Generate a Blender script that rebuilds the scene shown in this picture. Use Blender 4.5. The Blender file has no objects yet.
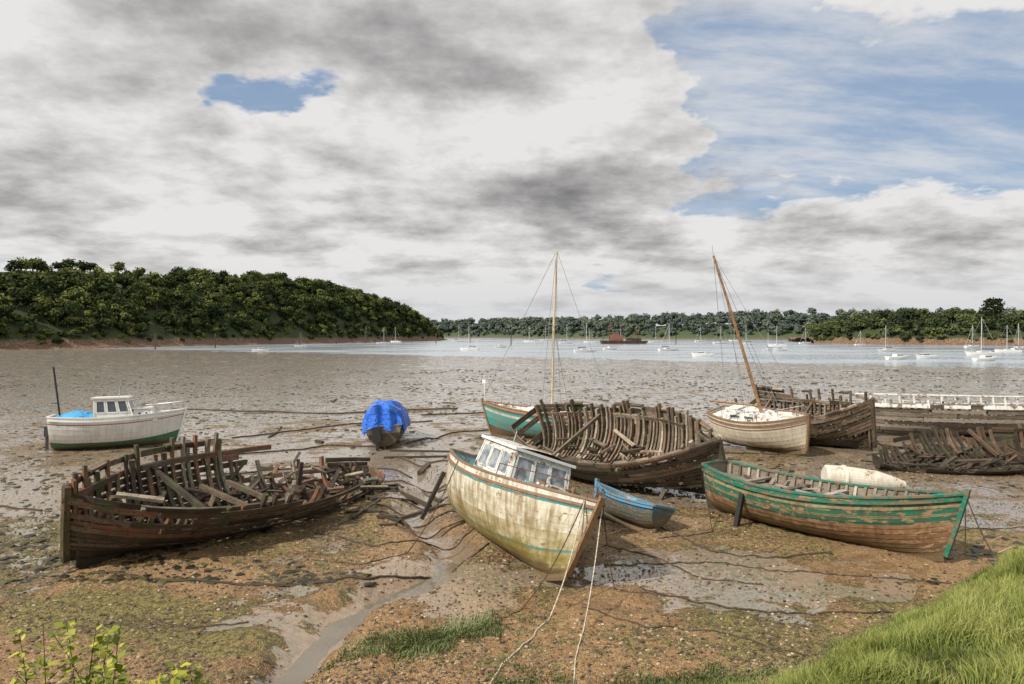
import bpy, math, random
import numpy as np
from mathutils import Vector, Matrix
random.seed(7); rng=np.random.default_rng(11)
S=bpy.context.scene
S.view_settings.view_transform='Standard'; S.view_settings.look='None'; S.view_settings.exposure=0
rad=math.radians
# ------------------------------------------------------------------ noise
def _h(ix,iy,seed):
    n=(ix.astype(np.int64)*374761393+iy.astype(np.int64)*668265263+seed*1442695041)&0xffffffff
    n=((n^(n>>13))*1274126177)&0xffffffff
    n=(n^(n>>16))&0xffffffff
    return n/4294967295.0
def vn(x,y,seed=0):
    x=np.asarray(x,float);y=np.asarray(y,float)
    ix=np.floor(x);iy=np.floor(y);fx=x-ix;fy=y-iy
    fx=fx*fx*(3-2*fx);fy=fy*fy*(3-2*fy)
    a=_h(ix,iy,seed);b=_h(ix+1,iy,seed);c=_h(ix,iy+1,seed);d=_h(ix+1,iy+1,seed)
    return (a*(1-fx)+b*fx)*(1-fy)+(c*(1-fx)+d*fx)*fy
def fbm(x,y,o=4,seed=0):
    s=0;a=.5;t=0
    for i in range(o):
        s=s+a*vn(x,y,seed+i*17);t+=a;a*=.5;x=np.asarray(x)*2.03+3.1;y=np.asarray(y)*2.03+1.7
    return s/t
def sst(a,b,x):
    t=np.clip((np.asarray(x,float)-a)/(b-a),0,1);return t*t*(3-2*t)
# ------------------------------------------------------------------ terrain
CH=np.array([(-3.4,9.6),(-3.55,10.7),(-3.7,11.9),(-3.5,13.1),(-2.6,14.7),(-1.75,16.2),(-1.5,17.8),(-2.4,19.6),(-3.2,21.5),(-2.9,24.5),(-4.2,28.),(-3.,34),(-6,42),(-2,55)])
def chan_d(x,y):
    x=x+0.45*(vn(x*1.1,y*1.1,5)-.5);y=y+0.45*(vn(x*1.3,y*1.3,6)-.5)
    best=np.full(np.shape(x),1e9)
    for i in range(len(CH)-1):
        a=CH[i];b=CH[i+1];d=b-a;t=np.clip(((x-a[0])*d[0]+(y-a[1])*d[1])/(d@d),0,1)
        best=np.minimum(best,np.hypot(x-a[0]-t*d[0],y-a[1]-t*d[1]))
    return best
def bank_s(x,y):
    return (x-3.9)*0.58-(y-10.5)*0.81+0.9*(fbm(x*.7,y*.7,4,9)-.5)
def ground_z(x,y):
    x=np.asarray(x,float);y=np.asarray(y,float)
    far=sst(40,170,y)
    z=.20*(fbm(x*.35,y*.35,4,1)-.5)+.08*(fbm(x*2.2,y*2.2,3,2)-.5)*(1-.7*sst(18,40,y))
    z=z*(1+far*.6)
    near=1-sst(18,40,y)
    z=z+near*.07*(fbm(x*6,y*6,2,3)-.5)
    cd=chan_d(x,y)
    w=1-sst(20,45,y)
    z=z-.36*w*np.exp(-(cd/.5)**2)+.09*w*np.exp(-((cd-1.1)/.5)**2)
    ysh=168-.62*np.clip(x,-300,110)
    z=z-.36*np.clip((y-45)/(np.maximum(ysh-45,20)),0,1)
    z=z-.012*np.clip(y-ysh,0,120)
    b=bank_s(x,y)
    z=z+(1.7*sst(-.2,3.0,b)+.5*sst(3,8,b))*(1-sst(17,26,y))
    z=np.maximum(z,0.42*(10.3-y)+.15*(fbm(x,y,3,8)-.5))
    return np.minimum(z,4.0)
def gz(x,y): return float(ground_z(np.array([x]),np.array([y]))[0])
# ------------------------------------------------------------------ nodes
def nd(nt,t,props=None,ins=None):
    n=nt.nodes.new(t)
    for k,v in (props or {}).items(): setattr(n,k,v)
    for k,v in (ins or {}).items():
        if isinstance(v,bpy.types.NodeSocket): nt.links.new(v,n.inputs[k])
        else: n.inputs[k].default_value=v
    return n
def M(nt,op,a,b=0.0,c=None,clamp=False):
    ins={0:a,1:b}
    if c is not None: ins[2]=c
    return nd(nt,'ShaderNodeMath',{'operation':op,'use_clamp':clamp},ins).outputs[0]
def MR(nt,v,a,b,c=0.,d=1.,smooth=True):
    n=nd(nt,'ShaderNodeMapRange',{'interpolation_type':'SMOOTHSTEP' if smooth else 'LINEAR'},{0:v,1:a,2:b,3:c,4:d}); return n.outputs[0]
def MIX(nt,f,a,b,bt='MIX'):
    n=nt.nodes.new('ShaderNodeMix');n.data_type='RGBA';n.blend_type=bt
    for idx,v in ((0,f),(6,a),(7,b)):
        if isinstance(v,bpy.types.NodeSocket): nt.links.new(v,n.inputs[idx])
        elif idx==0: n.inputs[0].default_value=v
        else: n.inputs[idx].default_value=(*v[:3],1)
    return n.outputs[2]
def NOISE(nt,vec,scale,detail=4,rough=.55,dist=0,dim='3D'):
    return nd(nt,'ShaderNodeTexNoise',{'noise_dimensions':dim},{'Vector':vec,'Scale':scale,'Detail':detail,'Roughness':rough,'Distortion':dist}).outputs[0]
def N2(nt,vec,scale,detail=4,rough=.55): return NOISE(nt,vec,scale,detail,rough,0,'2D')
def MAPV(nt,vec,scale=(1,1,1),loc=(0,0,0)):
    return nd(nt,'ShaderNodeMapping',None,{0:vec,1:loc,3:scale}).outputs[0]
def RAMP(nt,f,stops,interp='LINEAR'):
    n=nt.nodes.new('ShaderNodeValToRGB');cr=n.color_ramp;cr.interpolation=interp
    while len(cr.elements)<len(stops): cr.elements.new(.5)
    for e,(p,c) in zip(cr.elements,stops):
        e.position=p;e.color=(*c,1)
    nt.links.new(f,n.inputs[0]);return n.outputs[0]
def BUMP(nt,h,st=.3,dist=.02,normal=None):
    ins={'Height':h,'Strength':st,'Distance':dist}
    if normal is not None: ins['Normal']=normal
    return nd(nt,'ShaderNodeBump',None,ins).outputs[0]
def mat(name):
    m=bpy.data.materials.new(name);m.use_nodes=True;nt=m.node_tree
    return m,nt,nt.nodes['Principled BSDF']
def L(nt,a,b): nt.links.new(a,b)
def setb(nt,b,**k):
    for n,v in k.items():
        n={'col':'Base Color','rough':'Roughness','nrm':'Normal','metal':'Metallic','spec':'Specular IOR Level','trans':'Transmission Weight'}[n]
        if isinstance(v,bpy.types.NodeSocket): nt.links.new(v,b.inputs[n])
        else: b.inputs[n].default_value=(*v,1) if n=='Base Color' else v
def pos(nt): return nt.nodes.new('ShaderNodeNewGeometry').outputs['Position']
def objc(nt): return nt.nodes.new('ShaderNodeTexCoord').outputs['Object']
def uvc(nt): return nt.nodes.new('ShaderNodeTexCoord').outputs['UV']
def attr(nt,n): return nd(nt,'ShaderNodeAttribute',{'attribute_name':n}).outputs['Fac']
def mudline(nt,col,h=.35,c=(.07,.055,.035)):
    z=nd(nt,'ShaderNodeSeparateXYZ',None,{0:pos(nt)}).outputs[2]
    n=NOISE(nt,pos(nt),3,2)
    f=MR(nt,M(nt,'SUBTRACT',z,M(nt,'MULTIPLY',n,.5)),h-.35,h-.05,.85,0)
    return MIX(nt,f,col,c)
def wetnormal(nt,P,wetf,bp,amp,scale):
    """standing water lies level, with small wind ripples"""
    rc=nd(nt,'ShaderNodeTexNoise',{'noise_dimensions':'2D'},{'Vector':P,'Scale':scale,'Detail':2.}).outputs[1]
    rv=nd(nt,'ShaderNodeVectorMath',{'operation':'SUBTRACT'},{0:rc,1:(.5,.5,.5)}).outputs[0]
    rv=nd(nt,'ShaderNodeVectorMath',{'operation':'MULTIPLY_ADD'},{0:rv,1:(amp,amp,0),2:(0,0,1)}).outputs[0]
    if bp is None: out=rv
    else:
        n=nd(nt,'ShaderNodeMix',{'data_type':'VECTOR'},None);L(nt,wetf,n.inputs[0]);L(nt,bp,n.inputs[4]);L(nt,rv,n.inputs[5]);out=n.outputs[1]
    return nd(nt,'ShaderNodeVectorMath',{'operation':'NORMALIZE'},{0:out}).outputs[0]

def wood_mat(name,stops,green=.0,mh=.35):
    m,nt,b=mat(name)
    r=attr(nt,'rnd');uv=MAPV(nt,uvc(nt),(1.5,35,1));g=N2(nt,uv,1,4,.65)
    n2=NOISE(nt,objc(nt),2.3,2)
    f=M(nt,'ADD',M(nt,'MULTIPLY',r,.8),M(nt,'ADD',M(nt,'MULTIPLY',g,.6),M(nt,'MULTIPLY',n2,.35)))
    f=M(nt,'SUBTRACT',f,.35,clamp=True)
    c=RAMP(nt,f,stops)
    n3=NOISE(nt,pos(nt),1.6,4,.65)
    c=MIX(nt,MR(nt,n3,.48,.62,0,.75*green+.001),c,(.065,.08,.025))
    c=mudline(nt,c,mh,(.05,.038,.022))
    nn=NOISE(nt,objc(nt),18,2)
    c=MIX(nt,MR(nt,nn,.58,.68,0,.7),c,(.018,.013,.009))
    h=M(nt,'ADD',g,M(nt,'MULTIPLY',nn,.6))
    setb(nt,b,col=c,rough=MR(nt,g,.3,.7,.5,.85),nrm=BUMP(nt,h,.9,.03));return m
WOOD=wood_mat('weathered_wood',[(0,(.016,.012,.008)),(.22,(.055,.04,.028)),(.42,(.13,.095,.067)),(.58,(.26,.20,.145)),(.70,(.18,.08,.04)),(.82,(.38,.31,.23)),(1,(.50,.44,.36))],.6)
WOODR=wood_mat('red_stained_wood',[(0,(.014,.010,.007)),(.22,(.045,.03,.02)),(.42,(.11,.07,.045)),(.56,(.24,.18,.125)),(.66,(.27,.075,.032)),(.76,(.11,.13,.10)),(1,(.44,.35,.26))],.8)
WOODG=wood_mat('grey_bleached_wood',[(0,(.03,.024,.02)),(.35,(.15,.12,.09)),(.6,(.30,.25,.19)),(.8,(.40,.35,.3)),(1,(.54,.5,.44))],.1)
WOODD=wood_mat('dark_wet_wood',[(0,(.012,.009,.007)),(.4,(.045,.032,.02)),(.7,(.11,.075,.045)),(.88,(.17,.08,.045)),(1,(.3,.24,.18))],.6)

def paint(name,col,dirt=.4,dcol=(.16,.11,.06),rough=.45,scale=3,chips=.0,chipcol=(.2,.14,.09)):
    m,nt,b=mat(name)
    o=objc(nt)
    n=NOISE(nt,o,scale,4,.65);n2=NOISE(nt,MAPV(nt,o,(9,9,1.2)),1.3,3,.6);n3=NOISE(nt,o,scale*7,2)
    f=MR(nt,M(nt,'ADD',M(nt,'MULTIPLY',n,.5),M(nt,'MULTIPLY',n2,.5)),.42,.66,0.03,dirt)
    c=MIX(nt,f,col,dcol)
    if chips>0:
        c=MIX(nt,MR(nt,M(nt,'ADD',n,M(nt,'MULTIPLY',n3,.35)),.85-chips*.25,.9-chips*.25),c,chipcol)
    setb(nt,b,col=c,rough=MR(nt,n,.3,.7,rough-.1,rough+.2),nrm=BUMP(nt,M(nt,'ADD',n3,n),.25,.01));return m
def hullpaint(name,bands,dirt=.6,dcol=(.15,.10,.05),chip=.4,chipcol=(.18,.12,.08),wob=.02,mud=.4,streak=.5,algae=0):
    m,nt,b=mat(name);uv=uvc(nt);o=objc(nt)
    v=nd(nt,'ShaderNodeSeparateXYZ',None,{0:uv}).outputs[1]
    nw=NOISE(nt,o,2,3)
    vv=M(nt,'ADD',v,M(nt,'MULTIPLY',M(nt,'SUBTRACT',nw,.5),wob))
    c=RAMP(nt,vv,bands,'CONSTANT')
    st=N2(nt,MAPV(nt,uv,(55,2.2,1)),1,4,.65)
    big=NOISE(nt,o,1.6,5,.68)
    f=M(nt,'ADD',M(nt,'MULTIPLY',st,streak),M(nt,'MULTIPLY',big,1-streak))
    c=MIX(nt,MR(nt,f,.4,.64,.04,dirt),c,dcol)
    pk=N2(nt,MAPV(nt,uv,(22,14,1)),1,6,.7)
    c=MIX(nt,MR(nt,pk,.72-chip*.3,.76-chip*.3),c,MIX(nt,NOISE(nt,o,9,2),chipcol,(.34,.25,.16)))
    if algae: c=MIX(nt,M(nt,'MULTIPLY',MR(nt,v,.85,.25),MR(nt,big,.32,.6,0,algae)),c,(.19,.15,.025))
    c=mudline(nt,c,mud,(.12,.08,.04))
    hh=M(nt,'ADD',pk,M(nt,'MULTIPLY',N2(nt,MAPV(nt,uv,(6,40,1)),1,3),.5))
    setb(nt,b,col=c,rough=MR(nt,f,.3,.7,.35,.7),nrm=BUMP(nt,hh,.35,.012));return m
def simple(name,col,rough=.6,metal=0,bump=0,bs=20,var=.25):
    m,nt,b=mat(name);n=NOISE(nt,objc(nt),bs,2)
    c=MIX(nt,MR(nt,n,.35,.65),tuple(x*(1-var) for x in col),tuple(min(1,x*(1+var)) for x in col))
    setb(nt,b,col=c,rough=rough,metal=metal)
    if bump: setb(nt,b,nrm=BUMP(nt,n,bump,.02))
    return m
GLASS=simple('window_glass',(.07,.085,.10),.05)
GLASSP=simple('reflection_pale_window',(.24,.27,.29),.12,0,0,4,.45)  # bright reflection in the panes put into the glass colour
WHITE=paint('white_paint',(.76,.76,.73),.6,(.33,.25,.15),chips=.5)
WHITE2=paint('clean_white_paint',(.80,.80,.78),.25,(.4,.36,.28))
BLUEIN=paint('pale_blue_paint',(.22,.52,.64),.55,(.2,.17,.12),chips=.5)
RAILW=paint('brown_rail',(.26,.155,.085),.6,(.1,.06,.03))
GREEN=paint('green_paint',(.012,.18,.12),.5,(.1,.08,.04),chips=.7)
ROPE=simple('rope',(.07,.05,.035),.9,0,0)
ROPEW=simple('pale_rope',(.50,.44,.34),.9,0,0)
METAL=simple('grey_metal',(.35,.35,.35),.4,.6)
RUST=simple('rusty_iron',(.13,.05,.025),.85,0,.6,14,.5)
LUMPD=simple('dark_lump_timber',(.05,.03,.02),.85,0,.6,14,.5)
MASTW=simple('varnished_spar',(.36,.21,.10),.45,0,.1,8)
ALU=simple('mast_aluminium',(.6,.6,.58),.4,.2)
BLACK=simple('black_rubber',(.02,.02,.02),.6)
def tarpmat(name,col):
    m,nt,b=mat(name);o=objc(nt)
    n=NOISE(nt,o,2.5,4,.6,1.2);n2=NOISE(nt,MAPV(nt,o,(2,2,7)),1.5,3,.6,.8)
    c=MIX(nt,MR(nt,n,.35,.7),col,tuple(min(1,k*1.6+.02) for k in col))
    setb(nt,b,col=c,rough=.42,nrm=BUMP(nt,M(nt,'ADD',n,n2),1,.12));return m
TARP=tarpmat('blue_tarpaulin',(.01,.12,.58));TARP2=tarpmat('light_blue_tarpaulin',(.03,.27,.52))
# ------------------------------------------------------------------ mesh builder
class MB:
    def __init__(s): s.v=[];s.f=[];s.m=[];s.r=[];s.uv=[]
    def add(s,vs,fs,mi=0,r=None,uv=None):
        o=len(s.v);r=random.random() if r is None else r
        s.v+= [tuple(p) for p in vs]; s.f+=[tuple(i+o for i in f) for f in fs]; s.m+=[mi]*len(fs)
        s.r+=[r]*len(vs); s.uv+= uv if uv else [(p[0],p[1]+p[2]) for p in vs]
    def boxb(s,p0,p1,w,h,mi=0,up=(0,0,1),r=None,taper=1):
        p0=Vector(p0);p1=Vector(p1);d=(p1-p0);ln=d.length
        if ln<1e-6:return
        d/=ln;up=Vector(up)
        if abs(d.dot(up))>.98: up=Vector((1,0,0))
        a=d.cross(up).normalized();b=a.cross(d).normalized()
        vs=[]
        for p,k in((p0,1),(p1,taper)):
            for sa,sb in((-1,-1),(1,-1),(1,1),(-1,1)): vs.append(p+a*sa*w/2*k+b*sb*h/2*k)
        q=random.random()*9
        uv=[(q,0),(q,.1),(q,.2),(q,.3),(q+ln,0),(q+ln,.1),(q+ln,.2),(q+ln,.3)]
        s.add(vs,[(3,2,1,0),(4,5,6,7),(0,1,5,4),(1,2,6,5),(2,3,7,6),(3,0,4,7)],mi,r,uv)
    def box(s,c,sz,mi=0,r=None):
        x,y,z=c;s.boxb((x-sz[0]/2,y,z),(x+sz[0]/2,y,z),sz[1],sz[2],mi,r=r)
    def sweep(s,pts,nr,side,w,h,mi=0,r=None):
        n=len(pts);vs=[];uv=[];q=random.random()*9;ln=0
        for i in range(n):
            p=Vector(pts[i]);N=Vector(nr[i]);Sd=Vector(side[i])
            if i: ln+=(p-Vector(pts[i-1])).length
            for a,b,k in((-.5,0,0),(.5,0,.1),(.5,1,.2),(-.5,1,.3)):
                vs.append(p+Sd*a*w+N*b*h);uv.append((q+ln,k))
        fs=[(3,2,1,0),tuple((n-1)*4+k for k in range(4))]
        for i in range(n-1):
            for k in range(4):
                k2=(k+1)%4;fs.append((i*4+k,i*4+k2,i*4+4+k2,i*4+4+k))
        s.add(vs,fs,mi,r,uv)
    def tube(s,pts,ra,mi=0,seg=6,r=None,r1=None):
        n=len(pts);vs=[];fs=[]
        pts=[Vector(p) for p in pts]
        for i,p in enumerate(pts):
            d=(pts[min(i+1,n-1)]-pts[max(i-1,0)]).normalized()
            up=Vector((0,0,1)) if abs(d.z)<.9 else Vector((1,0,0))
            a=d.cross(up).normalized();b=a.cross(d)
            rr=ra if r1 is None else ra+(r1-ra)*i/(n-1)
            for k in range(seg):
                t=2*math.pi*k/seg;vs.append(p+a*rr*math.cos(t)+b*rr*math.sin(t))
        for i in range(n-1):
            for k in range(seg):
                k2=(k+1)%seg;fs.append((i*seg+k,i*seg+k2,(i+1)*seg+k2,(i+1)*seg+k))
        fs.append(tuple(range(seg))[::-1]);fs.append(tuple((n-1)*seg+k for k in range(seg)))
        s.add(vs,fs,mi,r)
    def grid(s,rows,mi=0,r=None,uv=None):
        n=len(rows);m=len(rows[0]);vs=[p for row in rows for p in row]
        fs=[(i*m+j,i*m+j+1,(i+1)*m+j+1,(i+1)*m+j) for i in range(n-1) for j in range(m-1)]
        s.add(vs,fs,mi,r,[u for row in uv for u in row] if uv else None)
    def quadwin(s,q,u0,u1,v0,v1,mf,mg,fw=.045):
        a,b,c,d=[Vector(p) for p in q]
        P=lambda u,v:(a*(1-u)+b*u)*(1-v)+(d*(1-u)+c*u)*v
        n=(b-a).cross(d-a).normalized()
        s.add([P(u0,v0)+n*.012,P(u1,v0)+n*.012,P(u1,v1)+n*.012,P(u0,v1)+n*.012],[(0,1,2,3)],mg)
        k=[(u0,v0),(u1,v0),(u1,v1),(u0,v1)]
        for i in range(4): s.boxb(P(*k[i])+n*.012,P(*k[(i+1)%4])+n*.012,fw,.04,mf,up=n)
    def build(s,name,mats,parent=None,smooth=False):
        me=bpy.data.meshes.new(name);me.from_pydata(s.v,[],s.f)
        for m in mats: me.materials.append(m)
        me.polygons.foreach_set('material_index',np.array(s.m,np.int32))
        if smooth: me.polygons.foreach_set('use_smooth',np.ones(len(s.f),bool))
        a=me.attributes.new('rnd','FLOAT','POINT');a.data.foreach_set('value',np.array(s.r,np.float32))
        ul=me.uv_layers.new(name='UVMap');li=np.zeros(len(me.loops),np.int32);me.loops.foreach_get('vertex_index',li)
        ul.data.foreach_set('uv',np.array(s.uv,np.float32)[li].ravel())
        ob=bpy.data.objects.new(name,me);S.collection.objects.link(ob)
        if parent: ob.parent=parent
        return ob
def npmesh(name,verts,faces,mats,attrs=None,mi=None,smooth=False):
    me=bpy.data.meshes.new(name);nv=len(verts);nf,k=faces.shape
    me.vertices.add(nv);me.vertices.foreach_set('co',np.asarray(verts,np.float32).ravel())
    me.loops.add(nf*k);me.loops.foreach_set('vertex_index',faces.astype(np.int32).ravel())
    me.polygons.add(nf);me.polygons.foreach_set('loop_start',np.arange(0,nf*k,k,dtype=np.int32))
    try: me.polygons.foreach_set('loop_total',np.full(nf,k,np.int32))
    except Exception: pass
    for m in mats: me.materials.append(m)
    if mi is not None: me.polygons.foreach_set('material_index',mi.astype(np.int32))
    me.polygons.foreach_set('use_smooth',np.full(nf,smooth,bool))
    me.update(calc_edges=True)
    for n,a in (attrs or {}).items():
        t=me.attributes.new(n,'FLOAT','POINT');t.data.foreach_set('value',np.asarray(a,np.float32))
    me.validate()
    ob=bpy.data.objects.new(name,me);S.collection.objects.link(ob);return ob
def empty(name,loc,yaw,heel=0,pitch=0):
    e=bpy.data.objects.new(name,None);S.collection.objects.link(e);e.empty_display_size=.3
    e.location=loc;e.rotation_euler=(rad(heel),rad(pitch),rad(yaw));return e
# ------------------------------------------------------------------ hulls
class Hull:
    def __init__(s,L,B,D,tf=.6,sb=.5,ss=.15,rake=.5,sm=.45,pb=2.2,full=.9,kb=.15,ks=.1,trake=.1,bv=.85):
        s.__dict__.update(locals());del s.__dict__['s']
    def b(s,u):
        if u<s.sm: return s.B/2*(s.tf+(1-s.tf)*math.sin(math.pi/2*u/s.sm)**.8)
        return s.B/2*max(0,1-((u-s.sm)/(1-s.sm))**s.pb)
    def P(s,u,t,side,off=0):
        b=s.b(u);f=s.full*(1-max(0,(u-.5)/.5)**1.5*s.bv);th=min(t,1)*math.pi/2
        y=b*(f*math.sin(th)**.75+(1-f)*min(t,1.2)**1.1)
        zs=s.D+s.sb*max(0,(u-.4)/.6)**2+s.ss*max(0,(.4-u)/.4)**2
        zk=s.kb*max(0,(u-.8)/.2)**2+s.ks*max(0,(.2-u)/.2)**2
        z=zk+(zs-zk)*(f*(1-math.cos(th))**.95+(1-f)*t)
        if t>1: z+=(zs-zk)*f*(t-1)
        x=s.L*(u-.5)+s.rake*t*max(0,(u-.55)/.45)**1.5-s.trake*t*max(0,(.3-u)/.3)
        y=y-off if off<0 else max(0.0,y-off)
        return Vector((x,side*max(0,y),z+max(0,off)*(1-min(t,1))))
def solid_hull(H,mb,strakes=9,ns=30,lap=.012,mi=0,inner=1,cap=2,th=.05,capw=.11,t_in=.25):
    for side in(1,-1):
        rows=[];uv=[]
        for j in range(strakes):
            for t,o in((j/strakes,-lap),((j+1)/strakes,0)):
                rows.append([H.P(i/ns,t,side,o if i<ns else 0) for i in range(ns+1)]);uv.append([(i/ns,t) for i in range(ns+1)])
        if side>0: rows=rows[::-1];uv=uv[::-1]
        mb.grid(rows,mi,.5,uv)
        rows=[];uv=[]
        for j in range(9):
            t=t_in+(1-t_in)*j/8
            rows.append([H.P(i/ns*.985+.004,t,side,th) for i in range(ns+1)]);uv.append([(i/ns*3,t*3) for i in range(ns+1)])
        mb.grid(rows,inner,.5,uv)
        for i in range(ns):
            a=H.P(i/ns,1,side,capw/2-.03);b=H.P((i+1)/ns,1,side,capw/2-.03)
            d=(b-a).normalized()*.01
            mb.boxb(a-d+Vector((0,0,.015)),b+d+Vector((0,0,.015)),capw,.05,cap,r=.5)
        for i in range(ns):
            a=H.P(i/ns,.93,side,-.03);b=H.P((i+1)/ns,.93,side,-.03)
            mb.boxb(a,b,.05,.06,cap,r=.5)
    if H.tf>.08:
        n=10;rows=[[H.P(0,j/n,1,0) for j in range(n+1)],[H.P(0,j/n,-1,0) for j in range(n+1)]]
        uv=[[(0,j/n) for j in range(n+1)],[(.05,j/n) for j in range(n+1)]]
        mb.grid(rows,mi,.5,uv)
        rows=[[p+Vector((.05,0,0)) for p in r] for r in rows];mb.grid(rows[::-1],inner,.5)
        a=H.P(0,1,1);b=H.P(0,1,-1);mb.boxb(a+Vector((.02,0,.02)),b+Vector((.02,0,.02)),.12,.06,cap)
    st=[H.P(1,t/8,1) +Vector((.03,0,0)) for t in range(9)]
    st.append(st[-1]+Vector((.02,0,.12)))
    for a,b in zip(st[:-1],st[1:]): mb.boxb(a,b+(b-a)*.05,.09,.12,cap,r=.4,up=(0,1,0))
    kl=[H.P(i/10,0,1)-Vector((0,0,.05)) for i in range(11)]
    for a,b in zip(kl[:-1],kl[1:]): mb.boxb(a,b,.09,.14,mi,r=.4)
def deck(H,mb,t,u0,u1,mi,n=14,off=.06,camber=.04):
    rows=[]
    for k in range(7):
        w=-1+2*k/6;row=[]
        for i in range(n+1):
            u=u0+(u1-u0)*i/n;p=H.P(u,t,1,off);row.append((p.x,p.y*w,p.z+camber*(1-w*w)))
        rows.append(row)
    mb.grid(rows,mi,.5)
def wreck(name,H,loc,yaw,heel,pitch,tmax,nr=26,strakes=11,drop=.12,mat_=None,ribh=.12,seed=1,beams=6,debris=18,ragged=.25,topdrop=.5,ribr=(.1,1.),dlen=1.3):
    random.seed(seed);mat_=mat_ or WOOD
    e=empty(name,loc,yaw,heel,pitch)
    mb=MB()
    for side in(1,-1):
        for j in range(strakes):
            u=0.0
            while u<.995:
                ln=random.uniform(.12,.4);u1=min(1.,u+ln);um=(u+u1)/2
                tm=tmax(um,side)
                pd=drop+(topdrop if (j+1)/strakes>tm-.12 else 0)
                if (j+.5)/strakes<tm and random.random()>pd:
                    n=max(2,int((u1-u)*26));t0=j/strakes+.006;t1=(j+1)/strakes-.006
                    pr=random.random()*.85;o0=random.uniform(-.035,.0);sag=random.uniform(-.02,.012)
                    A=[];Bp=[];ua=u+random.uniform(-.004,.01)
                    for i in range(n+1):
                        uu=max(0,ua+(u1-ua)*i/n)
                        A.append(H.P(uu,t0,side,o0-.01));Bp.append(H.P(uu,t1+sag*i/n,side,o0))
                    inn=[p-Vector((0,side*.045,0)) for p in A];inb=[p-Vector((0,side*.045,0)) for p in Bp]
                    q=random.random()*9;Lm=H.L
                    rows=[A,Bp,inb,inn,A];uv=[[(q+i*(u1-u)/n*Lm,k) for i in range(n+1)] for k in(0,.22,.27,.45,.5)]
                    mb.grid(rows,0,pr,uv)
                    for k in(0,n): mb.add([A[k],Bp[k],inb[k],inn[k]],[(0,1,2,3)],0,pr)
                u=u1+.002
        for i in range(nr):
            u=.02+.96*i/(nr-1);tm=tmax(u,side)+random.uniform(-ragged,.13)
            tm=max(.25,min(1.12,tm));n=9;j=random.uniform(-.012,.012)
            pts=[H.P(u+j*k/n,tm*k/n,side,.05) for k in range(n+1)]
            nrm=[]
            for k in range(n+1):
                a=pts[max(k-1,0)];b=pts[min(k+1,n)];d=(b-a);nn=Vector((0,-side*abs(d.z),abs(d.y)));nrm.append(nn.normalized() if nn.length>1e-5 else Vector((0,0,1)))
            mb.sweep(pts,nrm,[Vector((1,0,0))]*(n+1),random.uniform(.06,.11),ribh*random.uniform(.8,1.1),0,random.uniform(*ribr))
    for off,w,h in((-.06,.16,.2),(.16,.18,.16)):
        k=[H.P(i/12*.98,0,1)+Vector((0,0,off)) for i in range(13)]
        for a,b in zip(k[:-1],k[1:]): mb.boxb(a,b,w,h,0,r=.3)
    st=[H.P(1,t/8*tmax(1,1),1)+Vector((.03,0,0)) for t in range(9)]
    for a,b in zip(st[:-1],st[1:]): mb.boxb(a,b+(b-a)*.05,.14,.16,0,r=.35,up=(0,1,0))
    if H.tf>.1:
        n=7
        for j in range(n):
            if random.random()<.85:
                t=(j+.5)/n*min(1,tmax(0,1));a=H.P(0,t,1);b=H.P(0,t,-1);mb.boxb(a,b,H.D/n*.9,.05,0,up=(1,0,0))
    for side in(1,-1):
        u=.05
        while u<.93:
            u1=u+.08
            if tmax(u,side)>.86 and random.random()>.2:
                mb.boxb(H.P(u,.84,side,.15),H.P(u1,.84,side,.15),.07,.16,0)
                if tmax(u,side)>.96 and random.random()>.4: mb.boxb(H.P(u,1.0,side,.02),H.P(u1,1.0,side,.02),.16,.07,0)
            u=u1
    mb.build('hull_frames_and_planking',[mat_],e)
    mb=MB()
    for i in range(beams):
        u=.12+.75*(i+random.uniform(-.3,.3))/beams;t=.82
        if tmax(u,1)>.8 and tmax(u,-1)>.8:
            a=H.P(u,t,1,.1);b=H.P(u+random.uniform(-.02,.02),t,-1,.1)
            if random.random()<.4: b=a.lerp(b,random.uniform(.5,.8))+Vector((0,0,-.4))
            mb.boxb(a,b,.11,.13,0)
    for i in range(debris):
        u=random.uniform(.08,.85);b=H.b(u)*.75
        p=Vector((H.L*(u-.5),random.uniform(-b,b),random.uniform(.15,.45)*H.D));q=p+Vector((random.uniform(-dlen,dlen),random.uniform(-.6,.6),random.uniform(-.35,.4)))
        q.z=max(q.z,.2)
        mb.boxb(p,q,random.uniform(.05,.16),random.uniform(.03,.08),0)
    mb.build('loose_timbers',[mat_],e)
    return e
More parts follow.
